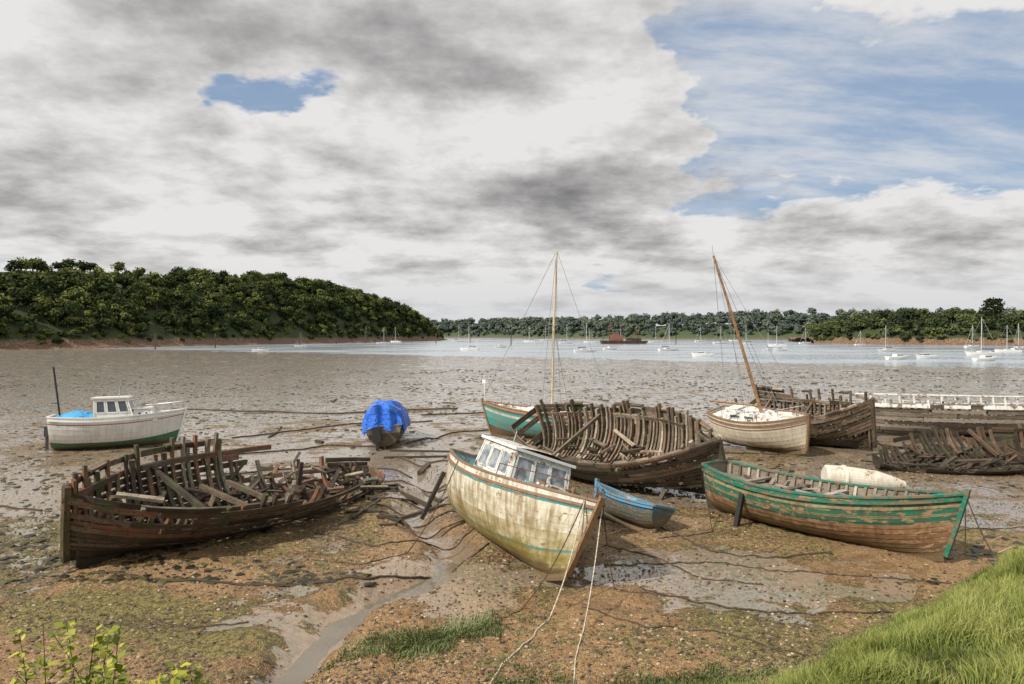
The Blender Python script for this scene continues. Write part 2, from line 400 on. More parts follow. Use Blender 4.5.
# ================================================================== GROUND
def ground():
    ys=[-6.]
    while ys[-1]<4200:
        y=ys[-1]
        st=.35 if y<8 else .055 if y<17 else .055*(1+(y-17)/9) if y<60 else max(.3,y*.011) if y<300 else y*.05
        ys.append(y+st)
    ys=np.array(ys);n=520
    u=np.linspace(-1,1,n);u=np.sign(u)*np.abs(u)**1.25
    W=18+np.clip(ys,0,None)*1.15
    X=u[None,:]*W[:,None];Y=np.repeat(ys[:,None],n,1)
    Z=ground_z(X,Y);Z=np.where(Y>700,np.minimum(Z,-1.5),Z)
    V=np.stack([X,Y,Z],-1).reshape(-1,3)
    m=len(ys);idx=np.arange(m*n).reshape(m,n)
    F=np.stack([idx[:-1,:-1],idx[:-1,1:],idx[1:,1:],idx[1:,:-1]],-1).reshape(-1,4)
    cd=chan_d(X,Y);b=bank_s(X,Y)
    wet=np.exp(-(cd/.6)**2)*.85*(1-sst(60,90,Y))
    wet+= .58*sst(16.5,25,Y)+.18*sst(26,60,Y)
    def g(cx,cy,rx,ry,a): return a*np.exp(-((X-cx)/rx)**2-((Y-cy)/ry)**2)
    wet+= g(3.2,16.0,2.8,1.9,.66)+g(-.9,15.2,1.6,1.4,.65)+g(-2.2,15.3,1.4,1.1,.65)+g(5.6,15.2,2.4,1.4,.5)+g(-14,21,4,4,.4)+g(9,24,4,3,.4)+g(-1,13.2,.7,1.3,.5)+g(-14,26,6,4,.3)+g(8.5,15.2,2.2,1,.45)+g(-9,14.6,3,.6,.25)+g(-16,24,4,4,.25)+g(3,13,1.5,.8,.25)
    lowz=fbm(X*.35,Y*.35,4,1)-.5
    wet+= -1.2*lowz*(1-.5*sst(25,60,Y))
    wet-= .8*sst(-.8,-.2,b)
    alg=g(-13,18.5,3.5,2.5,.9)+g(-6,13.,3,1.3,.6)+g(5,12.8,3,1.2,.5)+g(-8,22,3,2,.35)+g(2,12,3,1,.4)+g(12,18,3,3,.45)+g(-9,14,3,.8,.4)+g(.5,14,1.3,1,.4)+g(8,14,3,1.2,.35)
    gr=np.maximum(sst(-.25,.25,b)*(1-sst(16,24,Y)),1-sst(8.8,10.1,Y))
    n1=fbm(X*.45,Y*.45,4,201)
    ob=npmesh('mudflat_ground',V,F,[],{'wet':wet.ravel(),'alg':alg.ravel(),'grs':gr.ravel(),'big':n1.ravel()},smooth=True)
    m_,nt,bs=mat('wet_mud')
    P=pos(nt);sep=nd(nt,'ShaderNodeSeparateXYZ',None,{0:P});y=sep.outputs[1]
    W=attr(nt,'wet');A=attr(nt,'alg');G=attr(nt,'grs');n1=attr(nt,'big')
    n2=N2(nt,P,2.1,3,.62);n3=N2(nt,P,9,4,.65);n4=N2(nt,P,38,3,.65)
    near=MR(nt,y,13,26,1,0);far=MR(nt,y,24,50)
    base=RAMP(nt,M(nt,'ADD',M(nt,'MULTIPLY',n2,.42),M(nt,'MULTIPLY',n3,.58)),[(.33,(.05,.028,.013)),(.43,(.19,.112,.05)),(.52,(.40,.25,.115)),(.63,(.64,.45,.25))])
    tint=MIX(nt,near,(.36,.29,.21),(.52,.30,.125))
    c=MIX(nt,MR(nt,n1,.36,.62,.05,.55),base,tint)
    alg=MR(nt,M(nt,'ADD',M(nt,'ADD',A,MR(nt,n1,.62,.4,0,.45)),M(nt,'MULTIPLY',M(nt,'SUBTRACT',n2,.5),1.8)),.3,.75,0,.85)
    alg=M(nt,'MULTIPLY',alg,MR(nt,far,0,1,1,.3))
    c=MIX(nt,alg,c,MIX(nt,MR(nt,n3,.35,.6),(.07,.075,.014),(.30,.26,.06)))
    c=MIX(nt,M(nt,'MULTIPLY',MR(nt,n4,.50,.62,0,.75),MR(nt,n2,.4,.55,.2,1)),c,(.03,.022,.014))
    c=MIX(nt,M(nt,'MULTIPLY',MR(nt,n4,.38,.32,0,.7),near),c,(.58,.46,.33))
    patch=N2(nt,MAPV(nt,P,(.5,.75,1)),1,7,.70)
    wetm=M(nt,'ADD',W,M(nt,'MULTIPLY',M(nt,'SUBTRACT',patch,.5),2.6))
    wetf=MR(nt,wetm,.45,.55)
    damp=MR(nt,wetm,.05,.45)
    c=MIX(nt,M(nt,'MULTIPLY',damp,MR(nt,far,0,1,.6,.35)),c,MIX(nt,1,c,(.48,.44,.38),'MULTIPLY'))
    wd=N2(nt,MAPV(nt,P,(1.4,1.7,1),(7,1,0)),1,7,.78)
    weed=M(nt,'MULTIPLY',MR(nt,wd,.545,.575),far)
    c=MIX(nt,M(nt,'MULTIPLY',weed,.9),c,MIX(nt,n3,(.035,.03,.02),(.14,.115,.065)))
    wetf=M(nt,'MULTIPLY',M(nt,'MULTIPLY',wetf,M(nt,'SUBTRACT',1.,M(nt,'MULTIPLY',weed,.95))),M(nt,'SUBTRACT',1.,G))
    c=MIX(nt,M(nt,'MULTIPLY',wetf,MR(nt,far,0,1,.35,.8)),c,(.38,.355,.32))  # pale sky reflection of the puddles also put into their colour
    c=MIX(nt,G,c,MIX(nt,n3,(.06,.075,.018),(.16,.15,.06)))
    rough=MIX(nt,damp,(.8,.8,.8),(.3,.3,.3))
    rough=MIX(nt,M(nt,'MAXIMUM',weed,G),rough,(.75,.75,.75))
    rough=MIX(nt,wetf,rough,(.08,.08,.08))
    h=M(nt,'ADD',M(nt,'MULTIPLY',n3,.9),M(nt,'MULTIPLY',n4,.4))
    bp=nd(nt,'ShaderNodeBump',None,{'Height':h,'Strength':1.,'Distance':.11}).outputs[0]
    setb(nt,bs,col=c,rough=rough,nrm=wetnormal(nt,P,wetf,bp,.24,7.),spec=MR(nt,wetf,0,1,.5,1.))
    ob.data.materials.append(m_)
ground()
def wmat(name,c0,c1,sc,amp,r0,r1,rs):
    m,nt,b=mat(name);P=pos(nt)
    n2=N2(nt,MAPV(nt,P,(.02*sc,.05*sc,1)),1,3)
    setb(nt,b,col=MIX(nt,n2,c0,c1),rough=MR(nt,n2,.35,.65,r0,r1),nrm=wetnormal(nt,P,None,None,amp,rs),spec=1.);return m
def water():
    mb=MB();z=-.42
    mb.add([(-4000,60,z),(4000,60,z),(4000,4500,z),(-4000,4500,z)],[(0,1,2,3)])
    mb.build('water',[wmat('estuary_water',(.34,.39,.44),(.42,.47,.51),1,.34,.12,.25,1.2)])
    mb=MB();k=np.linspace(0,5.6,110);i0=np.arange(len(CH));cx=np.interp(k,i0,CH[:,0]);cy=np.interp(k,i0,CH[:,1])
    ker=np.ones(7)/7;cx=np.convolve(np.pad(cx,3,'edge'),ker,'valid');cy=np.convolve(np.pad(cy,3,'edge'),ker,'valid')
    zz=ground_z(cx,cy)
    zz=np.convolve(np.pad(zz,12,'edge'),np.ones(25)/25,'valid')+.07
    dx=np.gradient(cx);dy=np.gradient(cy);l=np.hypot(dx,dy);nx=-dy/l;ny=dx/l
    w=.7
    rows=[[(cx[i]+nx[i]*s*w,cy[i]+ny[i]*s*w,zz[i]) for i in range(len(k))] for s in(-1,0,1)]
    mb.grid(rows,0);mb.build('stream_water',[wmat('stream_surface',(.12,.09,.06),(.26,.23,.18),14,.12,.02,.05,9.)])
water()
# ------------------------------------------------------------------ hills
def hillmat(name,rock,grass,zr):
    m,nt,b=mat(name);P=pos(nt);z=nd(nt,'ShaderNodeSeparateXYZ',None,{0:P}).outputs[2]
    n=N2(nt,P,.25,4,.7);n2=NOISE(nt,P,1.2,3,.7)
    rc=MIX(nt,MR(nt,n2,.35,.65),tuple(k*.35 for k in rock),rock)
    c=MIX(nt,MR(nt,M(nt,'ADD',z,M(nt,'MULTIPLY',n,3.)),zr,zr+1.5),rc,MIX(nt,n,grass,tuple(k*.6 for k in grass)))
    setb(nt,b,col=c,rough=.9,nrm=BUMP(nt,n2,1,1.));return m
def headland(name,shore,rq,rz,ninl,depth,mat_,nu=160,nq=60,cliff=2.5,seed=3,inland=0):
    shore=np.array(shore,float);k=np.linspace(0,len(shore)-1,nu);i0=np.arange(len(shore))
    sx=np.interp(k,i0,shore[:,0]);sy=np.interp(k,i0,shore[:,1]);RQ=np.interp(k,i0,rq);RZ=np.interp(k,i0,rz)
    ker=np.hanning(15);ker/=ker.sum()
    sm=lambda a:np.convolve(np.pad(a,7,'edge'),ker,'valid')
    sx,sy,RQ,RZ=map(sm,(sx,sy,RQ,RZ))
    q=(np.linspace(0,1,nq)**1.6)*depth
    X=sx[:,None]+ninl[0]*q[None];Y=sy[:,None]+ninl[1]*q[None]
    Q=np.repeat(q[None],nu,0)
    def height(u_i,qq,X,Y):
        rz=RZ[u_i];rqq=RQ[u_i]
        h=-1.5+np.clip(qq/3,0,1)*1.8+cliff*sst(3,9,qq)*np.clip(rz/8,0,1)
        h=h+np.maximum(rz-cliff,0)*np.sin(np.clip((qq-6)/rqq,0,1)*math.pi/2)
        h=h+inland*sst(66,100,qq)*(1-sst(.45,.54,u_i/(nu-1)))
        h=h+4.*(fbm(X*.04,Y*.04,3,seed)-.5)*np.clip(qq/20,0,1)+1.4*(fbm(X*.3,Y*.3,3,seed+4)-.5)
        return h
    ui=np.repeat(np.arange(nu)[:,None],nq,1)
    Z=height(ui,Q,X,Y)
    Z[:,-1]=-3
    V=np.stack([X,Y,Z],-1).reshape(-1,3);idx=np.arange(nu*nq).reshape(nu,nq)
    F=np.stack([idx[:-1,:-1],idx[1:,:-1],idx[1:,1:],idx[:-1,1:]],-1).reshape(-1,4)
    npmesh(name,V,F,[mat_],smooth=True)
    return dict(sx=sx,sy=sy,RQ=RQ,RZ=RZ,n=ninl,h=height,nu=nu)
def ico():
    p=(1+5**.5)/2
    v=np.array([(-1,p,0),(1,p,0),(-1,-p,0),(1,-p,0),(0,-1,p),(0,1,p),(0,-1,-p),(0,1,-p),(p,0,-1),(p,0,1),(-p,0,-1),(-p,0,1)],float)
    v/=np.linalg.norm(v[0])
    f=np.array([(0,11,5),(0,5,1),(0,1,7),(0,7,10),(0,10,11),(1,5,9),(5,11,4),(11,10,2),(10,7,6),(7,1,8),(3,9,4),(3,4,2),(3,2,6),(3,6,8),(3,8,9),(4,9,5),(2,4,11),(6,2,10),(8,6,7),(9,8,1)])
    return v,f
IV,IF=ico()
def trees(name,T,leafmat,nleaf=260,lsize=.8,lobes=6,trunk=True,open_=0.0):
    V=[];F=[];R=[];MI=[];o=0
    for (x,y,z,h,w) in T:
        tr=rng.random();ch=h*.78;cz=z+h-ch*.5
        th=rng.uniform(0,2*np.pi,lobes);rr=np.sqrt(rng.random(lobes))*w*.32
        lc=np.stack([x+rr*np.cos(th),y+rr*np.sin(th),cz+rng.uniform(-.32,.28,lobes)*ch],-1);lc[0]=(x,y,cz+ch*.2)
        lr=rng.uniform(.2,.36,lobes)*w;lrz=lr*rng.uniform(.7,1.05,lobes)*min(1.3,ch/w)
        if open_<1:
            k=.78*(1-open_)
            for l in range(lobes):
                vv=lc[l]+IV*np.array([lr[l]*k,lr[l]*k,lrz[l]*k])*rng.uniform(.8,1.1,(12,1))
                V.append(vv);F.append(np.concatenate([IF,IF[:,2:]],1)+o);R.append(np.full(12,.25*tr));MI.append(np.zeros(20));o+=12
        li=rng.integers(0,lobes,nleaf);d=rng.normal(size=(nleaf,3));d/=np.linalg.norm(d,axis=1)[:,None]
        d[:,2]=np.where(d[:,2]<-.35,-d[:,2],d[:,2])
        rd=rng.uniform(.72,1.2,nleaf)
        p=lc[li]+d*rd[:,None]*np.stack([lr[li],lr[li],lrz[li]],-1)
        nn=d+rng.normal(size=(nleaf,3))*.5;nn[:,2]+=.15;nn/=np.linalg.norm(nn,axis=1)[:,None]
        a=np.cross(nn,rng.normal(size=(nleaf,3)));a/=np.linalg.norm(a,axis=1)[:,None];b=np.cross(nn,a)
        s=(lsize*rng.uniform(.5,1.2,nleaf))[:,None]
        q=np.stack([p-a*s*.6-b*s*.2,p+a*s*.1-b*s*.6,p+a*s*.65+b*s*.15,p-a*s*.1+b*s*.55],1).reshape(-1,3)
        V.append(q);F.append(np.arange(nleaf*4).reshape(-1,4)+o);o+=nleaf*4
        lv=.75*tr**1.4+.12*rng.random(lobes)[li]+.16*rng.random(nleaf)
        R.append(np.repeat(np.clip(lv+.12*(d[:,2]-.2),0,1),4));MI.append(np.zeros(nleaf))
        if trunk:
            tw=w*.035+.05;c=np.array([(-1,-1),(1,-1),(1,1),(-1,1)])
            lo=np.column_stack([x+c[:,0]*tw,y+c[:,1]*tw,np.full(4,z-.5)]);hi=np.column_stack([x+c[:,0]*tw*.5,y+c[:,1]*tw*.5,np.full(4,cz+ch*.1)])
            V.append(np.concatenate([lo,hi]));F.append(np.array([(0,1,5,4),(1,2,6,5),(2,3,7,6),(3,0,4,7)])+o);R.append(np.zeros(8));MI.append(np.ones(4));o+=8
    F=np.concatenate(F);V=np.concatenate(V);R=np.concatenate(R);MI=np.concatenate(MI)
    tri=F[:,2]==F[:,3]
    T3=np.concatenate([F[tri][:,:3],F[~tri][:,[0,1,2]],F[~tri][:,[0,2,3]]]);M3=np.concatenate([MI[tri],MI[~tri],MI[~tri]])
    return npmesh(name,V,T3,[leafmat,BARK],{'rnd':R},M3)
BARK=simple('bark',(.08,.06,.045),.9)
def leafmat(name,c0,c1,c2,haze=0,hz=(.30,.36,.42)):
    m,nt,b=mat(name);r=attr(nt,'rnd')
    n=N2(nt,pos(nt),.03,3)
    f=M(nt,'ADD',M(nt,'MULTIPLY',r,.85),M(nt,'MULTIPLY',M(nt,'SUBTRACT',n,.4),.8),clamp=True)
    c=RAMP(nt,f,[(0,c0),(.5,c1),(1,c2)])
    if haze: c=MIX(nt,haze,c,hz)  # aerial haze of distance blended into the leaf colour
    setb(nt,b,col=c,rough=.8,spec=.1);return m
def scatter(H,spacing,q0,q1,hm,wm,seed,dens=1,u0=0,u1=1):
    r=np.random.default_rng(seed);nu=H['nu'];T=[]
    seglen=np.hypot(np.diff(H['sx']),np.diff(H['sy']))
    for i in range(int(nu*u0),int((nu-1)*u1)):
        area=seglen[i]*(q1-q0);n=r.poisson(area/spacing**2*dens)
        for _ in range(n):
            q=q0+(q1-q0)*r.random();fr=r.random()
            if q>H['RQ'][i]*1.6+14 or H['RZ'][i]<2: continue
            x=H['sx'][i]*(1-fr)+H['sx'][i+1]*fr+H['n'][0]*q;y=H['sy'][i]*(1-fr)+H['sy'][i+1]*fr+H['n'][1]*q
            z=float(H['h'](np.array([i]),np.array([q]),np.array([x]),np.array([y]))[0])
            h=hm*r.uniform(.55,1.35)*(.5+.5*min(1,(q-q0)/15));T.append((x,y,z-.8,h,wm*r.uniform(.75,1.3)*(h/hm)**.7))
    return T
hm=hillmat('wooded_hillside',(.30,.19,.12),(.06,.085,.025),4.0)
HL=headland('wooded_headland',[(-205,120),(-192,190),(-182,250),(-160,310),(-126,400),(-88,500),(-66,590),(-62,650),(-62,680)],[60,60,60,60,55,50,40,18,6],[23,23,23,27,36,36,26,9,1],(-.93,.37),190,hm,inland=9)
LM=leafmat('woodland_leaves',(.014,.024,.009),(.050,.070,.020),(.19,.20,.055))
T=scatter(HL,4.7,7,66,8.8,7.0,1,1.0,.15,1)
T+= [t for t in scatter(HL,8,62,90,9,9,2,.6,.47,.95)]
T+=scatter(HL,4.5,6.5,14,4.5,5,5,1.0,.15,1)
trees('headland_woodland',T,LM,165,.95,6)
T=[]
for u in(.33,.35,.368,.376,.385,.391,.398,.403,.409,.425,.428,.45):
    i=int(u*(HL['nu']-1));q=98+random.uniform(-6,6);x=HL['sx'][i]+HL['n'][0]*q;y=HL['sy'][i]+HL['n'][1]*q
    T.append((x,y,float(HL['h'](np.array([i]),np.array([q]),np.array([x]),np.array([y]))[0])-1.2,random.uniform(7.5,10.),random.uniform(7.5,10)))
trees('hilltop_trees',T,LM,520,.75,9,True,.3)
HR=headland('rocky_point',[(190,430),(197,403),(210,375),(240,345),(300,322),(380,310),(480,300)],[10,18,25,30,35,40,40],[3,7,10,10.5,11,14,16],(.25,.97),120,hm,seed=7)
T=scatter(HR,5.0,6,45,7.5,7,4,1.0,.03,1)+scatter(HR,4.5,6,12,3.5,4.5,9,.8,.03,1)
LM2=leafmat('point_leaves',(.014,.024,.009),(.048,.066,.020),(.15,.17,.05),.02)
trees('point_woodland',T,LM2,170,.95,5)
fm=hillmat('far_hillside',(.24,.18,.13),(.09,.13,.06),2.0)
HF=headland('far_shore_hills',[(620,560),(420,620),(270,690),(120,760),(60,840),(-60,1050),(-220,1150),(-420,1200)],[60]*8,[14,15,17,14,13,16,17,17],(.3,.95),260,fm,seed=12,nu=200)
T=scatter(HF,7.,6,70,13,12,6,.85)
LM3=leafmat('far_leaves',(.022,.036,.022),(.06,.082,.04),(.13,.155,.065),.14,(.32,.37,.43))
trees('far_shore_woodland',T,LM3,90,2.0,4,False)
def pine():
    x,y=262,372;z=12.;mb=MB()
    mb.tube([(x,y,z-5),(x+.4,y,z+5),(x-.2,y,z+9),(x+.3,y,z+12)],.35,1,6,r1=.12)
    for i in range(12):
        a=i*2.4;zz=z+5.5+i*.5;r=4.2-.2*i;ex=(x+math.cos(a)*r,y+math.sin(a)*r,zz+1.2)
        mb.tube([(x,y,zz),ex],.12,1,4,r1=.04)
        for k in range(70):
            p=Vector(ex)+Vector((random.gauss(0,1.),random.gauss(0,1.),random.gauss(.1,.5)));d=Vector((random.gauss(0,1),random.gauss(0,1),random.gauss(0,1))).normalized()*.45;e2=d.cross(Vector((random.random(),random.random(),.3))).normalized()*.4
            mb.add([p-d,p+e2,p+d,p-e2],[(0,1,2,3)],0,.1)
    mb.build('pine_tree',[LM,BARK])
pine()
# ================================================================== BOATS
def stays(mb,top,pts,mi,r=.012):
    for p in pts: mb.tube([top,p],r,mi,4)
H1=Hull(9.8,3.8,1.8,tf=.3,sb=.3,ss=.0,rake=.2,pb=3.4,full=.88,bv=.55)
def t1(u,s):
    w=.05*math.sin(u*31+s)
    if s>0: return .96+w if u>.52 else .52+.44*max(0,(u-.2)/.32)+w if u>.2 else .48
    return 1.04 if u>.5 else .60+w+.12*math.sin(u*17)
wreck('shipwreck',H1,(-7.65,19.9,.08),-124,-17,0,t1,nr=38,strakes=14,drop=.10,mat_=WOODR,seed=3,beams=7,debris=90,topdrop=.4,dlen=1.)
H2=Hull(9.2,3.9,1.8,tf=.4,sb=.4,ss=.3,rake=.3,pb=2.8,full=.88,bv=.7)
def t2(u,s): return 1.02 if s>0 else (1. if u>.1 else .8)
wreck('shipwreck',H2,(4.15,25.8,.25),-51,27,0,t2,nr=50,strakes=14,drop=.05,seed=9,beams=1,debris=45,ribh=.15,topdrop=.25,ribr=(.35,1.))
H3=Hull(6.2,3.0,2.1,tf=.7,sb=.6,ss=.3,rake=.3,full=.9,pb=2.8)
wreck('shipwreck',H3,(15.1,34.4,.05),-52,22,0,lambda u,s:1.0,nr=26,strakes=14,drop=.04,seed=12,beams=2,debris=14,mat_=WOOD,ribr=(.2,.8))
H4=Hull(9.0,4.0,1.2,tf=.2,sb=.7,ss=.1,rake=.3,full=.8)
wreck('collapsed_wreck',H4,(19.3,28.4,-.1),8,16,0,lambda u,s:.6+.4*u,nr=34,strakes=9,drop=.2,seed=15,beams=3,debris=90,mat_=WOODD,ragged=.3)
H5=Hull(13,3.6,1.45,tf=.4,sb=.35,ss=.1,rake=.5,full=.9)
e=wreck('derelict_barge_hull',H5,(25.0,36.6,0),176,12,0,lambda u,s:1.0,nr=30,strakes=9,drop=.03,seed=18,beams=9,debris=20,mat_=WOODG,ragged=.05,topdrop=.05)
mb=MB()
for s in(1,-1):
    for i in range(20):
        u=.05+i*.045
        if random.random()<.95: mb.boxb(H5.P(u,1,s,.1),H5.P(u,1,s,.1)+Vector((0,0,.5)),.07,.07,0)
        if random.random()<.88: mb.boxb(H5.P(u,1,s,.1)+Vector((0,0,.5)),H5.P(u+.045,1,s,.1)+Vector((0,0,.5)),.12,.07,0)
        if i<19 and random.random()<.85: mb.boxb(H5.P(u,.95,s,-.05),H5.P(u+.044,.95,s,-.05),.05,.2,0)
mb.build('bulwark_rail',[WHITE],e)
def house(mb,x0,x1,w0,w1,z0,z1,rf,rb,mi,wins,fm_,gm,fw=.05):
    A=[(x0,-w0,z0),(x1,-w0,z0),(x1,w0,z0),(x0,w0,z0)];B=[(x0+rb,-w1,z1),(x1-rf,-w1,z1),(x1-rf,w1,z1),(x0+rb,w1,z1)]
    for k,q in {'stb':(A[0],A[1],B[1],B[0]),'front':(A[1],A[2],B[2],B[1]),'port':(A[2],A[3],B[3],B[2]),'back':(A[3],A[0],B[0],B[3])}.items():
        mb.add(q,[(0,1,2,3)],mi)
        for (a,b,c,d) in wins.get(k,[]): mb.quadwin(q,a,b,c,d,fm_,gm,fw)
    for i in range(4): mb.boxb(A[i],B[i],.06,.06,fm_)
def fishing_boat():
    H=Hull(6.5,2.9,1.68,tf=.62,sb=.32,ss=.1,rake=.4,pb=3.0,full=.86,kb=.3,bv=.65)
    e=empty('fishing_boat',(-.25,17.5,.05),-66,-20,0)
    hp=hullpaint('stained_white_hull',[(0,(.20,.13,.07)),(.14,(.42,.36,.18)),(.36,(.06,.32,.34)),(.395,(.58,.52,.36)),(.6,(.74,.71,.58)),(.88,(.06,.30,.34)),(.905,(.78,.76,.68))],.85,(.22,.14,.045),.35,(.22,.15,.08),mud=.35,algae=.9)
    mb=MB();solid_hull(H,mb,10,34,.006,0,1,2)
    deck(H,mb,.78,.02,.62,1);deck(H,mb,.93,.62,.97,1)
    mb.boxb(H.P(0,.0,1)+Vector((-.12,0,-.05)),H.P(0,.85,1)*1+Vector((-.18,-H.P(0,.85,1).y,0)),.07,.45,2,up=(1,0,0))
    mb.build('hull',[hp,BLUEIN,RAILW],e)
    mb=MB();x0,x1,w=-1.35,1.05,.92
    z0=H.P(.45,.78,1).z;z1=z0+1.3
    house(mb,x0,x1,w,w*.86,z0,z1,.36,.05,0,{'front':[(.05,.34,.46,.9),(.37,.63,.46,.9),(.66,.95,.46,.9)],'stb':[(.06,.32,.48,.9),(.36,.62,.48,.9),(.66,.92,.48,.9)],'port':[(.1,.36,.5,.88),(.4,.66,.5,.88),(.7,.94,.5,.88)],'back':[(.1,.4,.5,.88)]},0,1)
    rows=[]
    for k in range(7):
        yy=-1+2*k/6;rows.append([(x,yy*w*.96,z1+.05+.09*(1-yy*yy)) for x in np.linspace(x0-.1,x1-.22,6)])
    mb.grid(rows,0);mb.grid([[ (p[0],p[1],z1) for p in r] for r in rows][::-1],0)
    for s in(1,-1): mb.boxb((x0-.1,s*w*.96,z1+.03),(x1-.22,s*w*.96,z1+.03),.04,.07,2)
    for x in(x0-.1,x1-.22): mb.boxb((x,-w*.96,z1+.03),(x,w*.96,z1+.03),.04,.07,2)
    mb.boxb((x1+.01,-.8,z0+.5),(x1+.01,.8,z0+.5),.03,.06,4)
    for s in(1,-1): mb.boxb((x0+.1,s*(w-.02),z0+.5),(x1-.1,s*(w-.02),z0+.5),.05,.06,4)
    mb.tube([(x0+.5,-.2,z1+.1),(x0+.5,-.2,z1+.45)],.02,3)
    mb.build('wheelhouse',[WHITE,GLASSP,WHITE2,METAL,BLUEIN],e)
    mb=MB();zf=H.P(.75,.93,1).z
    house(mb,1.15,2.0,.62,.5,zf-.25,zf+.22,.1,0,0,{},0,0)
    mb.add([(1.15,-.5,zf+.225),(1.91,-.5,zf+.225),(1.91,.5,zf+.225),(1.15,.5,zf+.225)],[(0,1,2,3)],0)
    mb.box((1.55,0,zf+.26),(.55,.6,.08),1)
    for s in(-.28,.28): mb.boxb((1.25,s,zf+.30),(1.7,s,zf+.30),.06,.05,2)
    mb.tube([(2.5,0,zf),(2.5,0,zf+.45)],.05,2,8);mb.tube([(2.5,-.2,zf+.35),(2.5,.2,zf+.35)],.03,2,6)
    mb.boxb((2.1,-.75,zf+.08),(2.6,.5,zf+.12),.14,.05,1);mb.boxb((1.1,.75,zf+.05),(2.2,.62,zf+.1),.12,.05,2)
    mb.boxb((1.2,-.95,zf+.06),(2.5,-.55,zf+.1),.1,.05,0);mb.boxb((1.9,.3,zf+.1),(2.9,-.1,zf+.16),.09,.04,2)
    for i in range(12):
        t=i*.5;mb.tube([(2.2+.18*math.cos(t+k*.4),.1+.18*math.sin(t+k*.4),zf+.05+i*.008) for k in range(5)],.022,3,5)
    za=H.P(.15,.78,1).z
    for x in(-2.9,-2.3,-1.8): mb.boxb((x,-1,za+.3),(x,1,za+.3),.22,.05,1)
    mb.box((-2.3,.2,za+.2),(.7,.6,.4),0)
    mb.build('deck_gear',[BLUEIN,WHITE,RAILW,ROPEW],e)
    mb=MB()
    for s in(1,-1):
        P=[H.P(u,1,s,.06) for u in(.66,.76,.86,.985)]
        for p in P: mb.tube([p,p+Vector((0,0,.3))],.012,0)
        mb.tube([p+Vector((0,0,.3)) for p in P],.012,0)
    mb.build('bow_rail',[RUST],e)
    mb=MB();mb.boxb((-2.0,-1.4,1.2),(-2.1,-1.55,-.2),.1,.1,0);mb.boxb((1.6,1.2,1.2),(1.6,1.3,-.1),.1,.1,0);mb.build('beaching_leg',[WOODD],e)
    return e,H
eC,HC=fishing_boat()
def green_boat():
    H=Hull(6.4,2.35,1.25,tf=.5,sb=.5,ss=.22,rake=.42,pb=2.5,full=.84,kb=.2,sm=.42)
    e=empty('wooden_boat',(8.35,18.75,.0),-52,-1,0)
    hp=hullpaint('peeling_green_hull',[(0,(.12,.07,.04)),(.25,(.22,.12,.06)),(.48,(.30,.17,.09)),(.60,(.012,.15,.10)),(.70,(.36,.30,.16)),(.735,(.012,.18,.12)),(.83,(.42,.36,.2)),(.865,(.012,.19,.13))],.7,(.10,.06,.03),.6,(.34,.20,.10),mud=.3,wob=.008)
    mb=MB();solid_hull(H,mb,11,36,.012,0,1,2,capw=.13)
    deck(H,mb,.82,.02,.96,1)
    mb.build('hull',[hp,WOODG,GREEN],e)
    mb=MB()
    for i in range(24):
        u=.03+.93*i/23
        for s in(1,-1): mb.boxb(H.P(u,.80,s,.1),H.P(u,.99,s,.08),.07,.07,0)
    for u in(.2,.38,.55,.7): mb.boxb(H.P(u,.9,1,.1),H.P(u,.9,-1,.1),.18,.06,0)
    for i in range(16):
        u=random.uniform(.1,.8);p=H.P(u,.82,1);y=random.uniform(-.7,.7);mb.boxb((p.x,y,p.z+.05),(p.x+random.uniform(-1,1),y+random.uniform(-.4,.4),p.z+random.uniform(.05,.3)),.12,.04,0)
    mb.build('frames_and_thwarts',[WOODG],e)
    mb=MB()
    b=H.P(0,.0,1);mb.boxb(b+Vector((-.1,0,-.1)),(b.x-.2,0,H.D*.9),.06,.4,0,up=(1,0,0));mb.tube([b+Vector((.3,0,.1)),b+Vector((-.25,0,.05))],.04,1)
    p=H.P(.25,.75,-1);mb.boxb(p+Vector((0,-.05,.1)),(p.x-.1,p.y-.2,-.1),.13,.13,2)
    mb.build('rudder_and_leg',[WOODD,RUST,BLACK],e)
    return e,H
eG,HG=green_boat()
def tank():
    mb=MB();n=28
    d=Vector((.99,-.10,-.10)).normalized()
    sizes=[(0,.0),(0,.28),(.04,.34),(.5,.36),(.52,.39),(.58,.39),(.6,.36),(1.5,.33),(1.9,.24),(2.3,.12),(2.32,0)]
    up=Vector((0,0,1));a=d.cross(up).normalized();b=a.cross(d);base=Vector((9.35,20.4,1.25))
    rows=[[base+d*x+a*r*math.cos(2*math.pi*k/n)+b*r*math.sin(2*math.pi*k/n) for k in range(n+1)] for x,r in sizes]
    mb.grid(rows,0)
    for x in(.25,2.0): mb.boxb(base+d*x+Vector((0,0,-.30)),base+d*x+Vector((0,0,-1.3)),.5,.12,1)
    mb.build('old_mooring_float',[paint('rusty_white',(.74,.70,.60),.55,(.34,.20,.10),chips=.2),WOODD],smooth=False)
tank()
def dinghy():
    H=Hull(2.3,1.3,.62,tf=.7,sb=.16,ss=.05,rake=.2,full=.85)
    e=empty('rowing_dinghy',(3.25,19.6,.14),128,16,-3)
    hp=hullpaint('dinghy_blue',[(0,(.12,.13,.11)),(.4,(.09,.12,.12)),(.8,(.04,.15,.25))],.75,(.14,.11,.06),.5,mud=.2)
    mb=MB();solid_hull(H,mb,7,20,.01,0,1,2,capw=.06);deck(H,mb,.3,.03,.9,1)
    for u in(.2,.5,.78): mb.boxb(H.P(u,.75,1,.03),H.P(u,.75,-1,.03),.2,.03,3)
    mb.build('hull_and_thwarts',[hp,paint('dinghy_inside',(.05,.08,.09),.6),paint('dinghy_rail',(.08,.26,.42),.5,chips=.5),WOOD],e)
dinghy()
